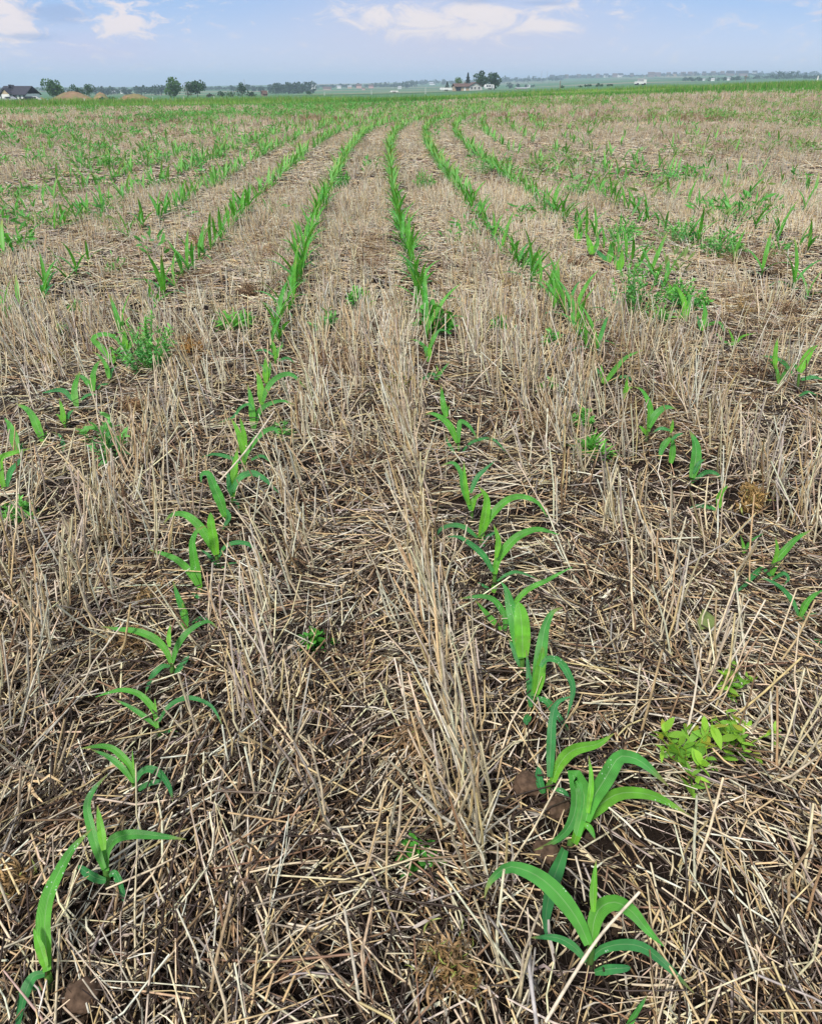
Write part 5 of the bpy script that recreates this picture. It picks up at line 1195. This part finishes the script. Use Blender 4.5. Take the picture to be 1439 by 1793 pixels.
# ------------------------------------------------------------------ far grass strips and low green growth
GCOL = np.array([(.075, .28, .035), (.15, .36, .05), (.27, .44, .085), (.06, .21, .045), (.38, .44, .16)])
def grass():
    B = Bag()
    def put(x, y, h, w, cols):
        n = len(x); R = 3; th = rng.uniform(0, 2 * PI, n)
        z = terrain(x, y) - .01
        le = rng.uniform(.05, .45, n) * h
        s = np.linspace(0, 1, R)[None, :]
        P = np.stack([x[:, None] + np.cos(th)[:, None] * le[:, None] * s ** 2, y[:, None] + np.sin(th)[:, None] * le[:, None] * s ** 2, z[:, None] + h[:, None] * s], -1)
        side = np.stack([np.cos(th + 1.3), np.sin(th + 1.3), np.zeros(n)], -1)
        B.add(*ribbons(P, w[:, None] * np.array([[.8, 1, .15]]), side, cols))
    # the strips past the stubble
    for a, b, dn, wd in ((26, 45, 90, .016), (45, 70, 55, .026), (70, 100, 30, .04)):
        x, y = sample(a, b, dn, 4, .62)
        e = green_edge(x, y)
        tall = fbm(x / 16, y / 5, 91, 3)
        keep = (e > rng.normal(0, .8, len(x))) & (rng.random(len(x)) < np.clip(.55 + e / 4, 0, 1))
        x, y, e, tall = x[keep], y[keep], e[keep], tall[keep]; n = len(x)
        band = fbm(x / 30, (y - rowx(y) * 0) / 3.2, 95, 2)
        h = rng.uniform(.16, .38, n) * (.7 + 1.3 * sstep(tall, .42, .68))
        ci = np.where(e + rng.normal(0, 4, n) + (band - .5) * 16 < 13, rng.choice([0, 0, 3, 1], n), rng.choice([1, 2, 2, 4], n))
        c_ = GCOL[ci] * rng.uniform(.8, 1.25, (n, 1))
        dark = sstep(tall, .45, .65) * .5
        c_ = c_ * (1 - dark[:, None]) + np.array((.06, .19, .04)) * dark[:, None]
        dry = rng.random(n) < .12
        c_[dry] = np.array((.30, .27, .13)) * rng.uniform(.7, 1.2, (dry.sum(), 1))
        put(x, y, h, wd * rng.uniform(.6, 1.3, n), c_)
    o = tag(B.make('meadow_grass', M_GRASS), 'tall green grass and volunteer cereal in strips at the field end', kind='stuff')
grass()

PATCH = [(345, 207, 120, 7, 1.6), (90, 228, 110, 6, .3), (130, 255, 170, 26, .55), (70, 300, 120, 22, .5), (300, 280, 120, 18, .4), (560, 200, 80, 8, .5), (1290, 208, 150, 10, .6),
         (1390, 222, 80, 10, .6), (1200, 200, 60, 6, .4), (1000, 182, 160, 5, .6), (1340, 185, 120, 6, .5), (600, 190, 160, 6, .7), (1180, 320, 60, 12, .5), (1330, 380, 90, 14, .5),
         (60, 240, 110, 14, .8), (200, 290, 120, 14, .6), (90, 395, 90, 14, .4), (420, 255, 120, 12, .5), (40, 345, 60, 16, .5), (1060, 330, 120, 14, .35), (940, 300, 60, 8, .4), (330, 330, 90, 10, .35), (1420, 265, 60, 16, .4), (150, 198, 200, 3, .3)]
def low_weeds():
    """the uncounted green growth: tufts of small leaves between the far rows"""
    B = Bag()
    X, Y = [], []
    for u, v, su, sv, d in PATCH:
        c0 = hit(u, v); ex = abs(hit(u + su, v)[0] - c0[0]); ey = abs(hit(u, v - sv)[1] - c0[1])
        n = int(min(900, 11 * d * ex * ey)) + 16
        X.append(c0[0] + rng.normal(0, .55, n) * ex); Y.append(c0[1] + rng.normal(0, .5, n) * ey)
    x, y = sample(5, 30, 2.2); k = fbm(x / 2.5, y / 2.5, 101, 3) > .55; X.append(x[k]); Y.append(y[k])
    x, y = sample(22, 60, 1.4); k = rng.random(len(x)) < np.where(x > .12 * y, .4, np.where((x < -.05 * y) & (y > 24), .3, .8)); X.append(x[k]); Y.append(y[k])
    x = np.concatenate(X); y = np.concatenate(Y); k = y > 4.6; x, y = x[k], y[k]; n = len(x)
    m = 26; idx = np.repeat(np.arange(n), m)
    sz = rng.uniform(.04, .13, n) * (1 + y / 60); sz = sz[idx]; N = len(idx)
    th = rng.uniform(0, 2 * PI, N); rr = sz * np.sqrt(rng.random(N)) * .9
    bx = x[idx] + np.cos(th) * rr; by = y[idx] + np.sin(th) * rr; bz = terrain(bx, by) + sz * rng.random(N) * 1.3
    ln = sz * rng.uniform(.35, .8, N); el = rng.uniform(-.1, 1.2, N); th2 = th + rng.normal(0, .7, N)
    d = np.stack([np.cos(th2) * np.cos(el), np.sin(th2) * np.cos(el), np.sin(el)], -1)
    P = np.stack([bx, by, bz], -1)[:, None, :] + d[:, None, :] * ln[:, None, None] * np.array([0, .5, 1])[None, :, None]
    side = unit(np.cross(d, rng.normal(0, 1, (N, 3))))
    wid = (ln * rng.uniform(.16, .34, N))[:, None] * np.array([[.4, 1, .12]])
    t = rng.random(n)[idx]
    c_ = np.where(t[:, None] < np.where((x > .1 * y) & (y > 12), .3, .75)[idx][:, None], np.array((.10, .34, .065)), np.array((.20, .30, .09))) * rng.uniform(.7, 1.35, (N, 1))
    B.add(*ribbons(P, wid, side, c_))
    tag(B.make('green_weeds', M_WEED), 'low green weeds scattered through the distant stubble', kind='stuff')
low_weeds()
def dry_growth():
    B = Bag()
    x, y = sample(2.2, 10, 8); k = fbm(x / .9, y / .9, 111, 3) > .52; x, y = x[k], y[k]
    x2, y2 = sample(10, 34, 2.0); k = fbm(x2 / 3, y2 / 3, 112, 3) > .5; x = np.concatenate([x, x2[k]]); y = np.concatenate([y, y2[k]])
    n = len(x); m = np.where(y < 6, 110, 46).astype(int); idx = np.repeat(np.arange(n), m); N = len(idx)
    sz = (rng.uniform(.05, .13, n) * (1 + y / 70))[idx]
    th = rng.uniform(0, 2 * PI, N); rr = sz * np.sqrt(rng.random(N))
    bx = x[idx] + np.cos(th) * rr; by = y[idx] + np.sin(th) * rr; bz = terrain(bx, by) + sz * rng.random(N) * (1.15 - rr / sz * .6)
    el = rng.uniform(-.4, 1.3, N); th2 = th + rng.normal(0, 1.2, N); ln = sz * rng.uniform(.3, .8, N)
    d = np.stack([np.cos(th2) * np.cos(el), np.sin(th2) * np.cos(el), np.sin(el)], -1)
    P = np.stack([bx, by, bz], -1)[:, None, :] + d[:, None, :] * ln[:, None, None] * np.array([0, .5, 1])[None, :, None]
    P[:, 1] += rng.normal(0, .12, (N, 3)) * ln[:, None]
    far = np.clip(by / 12, .55, 3)
    rad = (rng.uniform(.0009, .0019, N) * far)[:, None] * np.array([[1, 1, .6]])
    base = np.array([(.22, .115, .055), (.27, .15, .075), (.16, .085, .048), (.32, .21, .10)])
    c_ = base[rng.integers(0, 4, n)][idx] * rng.uniform(.7, 1.35, (N, 1))
    B.add(*tubes(P, rad, c_, 3))
    tag(B.make('dry_weeds', M_STRAW), 'withered brown weed tangle scattered among the stubble', kind='stuff')
dry_growth()

def crumbs():
    """loose crumbs of soil along the planted slots"""
    B = Bag(); X, Y = [], []
    for k in (-2, -1, 0, 1, 2):
        n = 420; y = .4 + 3.2 * rng.random(n) ** 1.3; X.append(rowx(y, k * ROWGAP) + rng.normal(0, .05, n)); Y.append(y)
    x, y = sample(.3, 2.4, 160); X.append(x); Y.append(y)
    x = np.concatenate(X); y = np.concatenate(Y); n = len(x); r = .003 + .013 * rng.random(n) ** 3.5
    lat = np.array([-.75, -.1, .6]); K = 6; V = []
    P = np.zeros((n, 3 * K, 3))
    for i, l in enumerate(lat):
        for j in range(K):
            a = j * 2 * PI / K + i * .5; rr = r * rng.uniform(.7, 1.25, n) * math.cos(l)
            P[:, i * K + j] = np.stack([x + rr * math.cos(a), y + rr * math.sin(a), terrain(x, y) + r * .35 + r * math.sin(l) * rng.uniform(.7, 1.2, n)], -1)
    top = np.array([[2 * K, 2 * K + 1, 2 * K + 2, 2 * K + 3], [2 * K, 2 * K + 3, 2 * K + 4, 2 * K + 5]])
    q0 = np.array([[i * K + j, i * K + (j + 1) % K, (i + 1) * K + (j + 1) % K, (i + 1) * K + j] for i in range(2) for j in range(K)])
    q0 = np.concatenate([q0, top]); q = (q0[None] + (np.arange(n) * 3 * K)[:, None, None]).reshape(-1, 4)
    c_ = np.repeat(mixc((.035, .023, .016), (.13, .09, .06), rng.random(n) ** 1.6), 3 * K, 0)
    B.add(P.reshape(-1, 3), q, c_); tag(B.make('soil_crumbs', M_GROUND, None, False), 'crumbs of dark soil along the planted slots', kind='stuff')
crumbs()
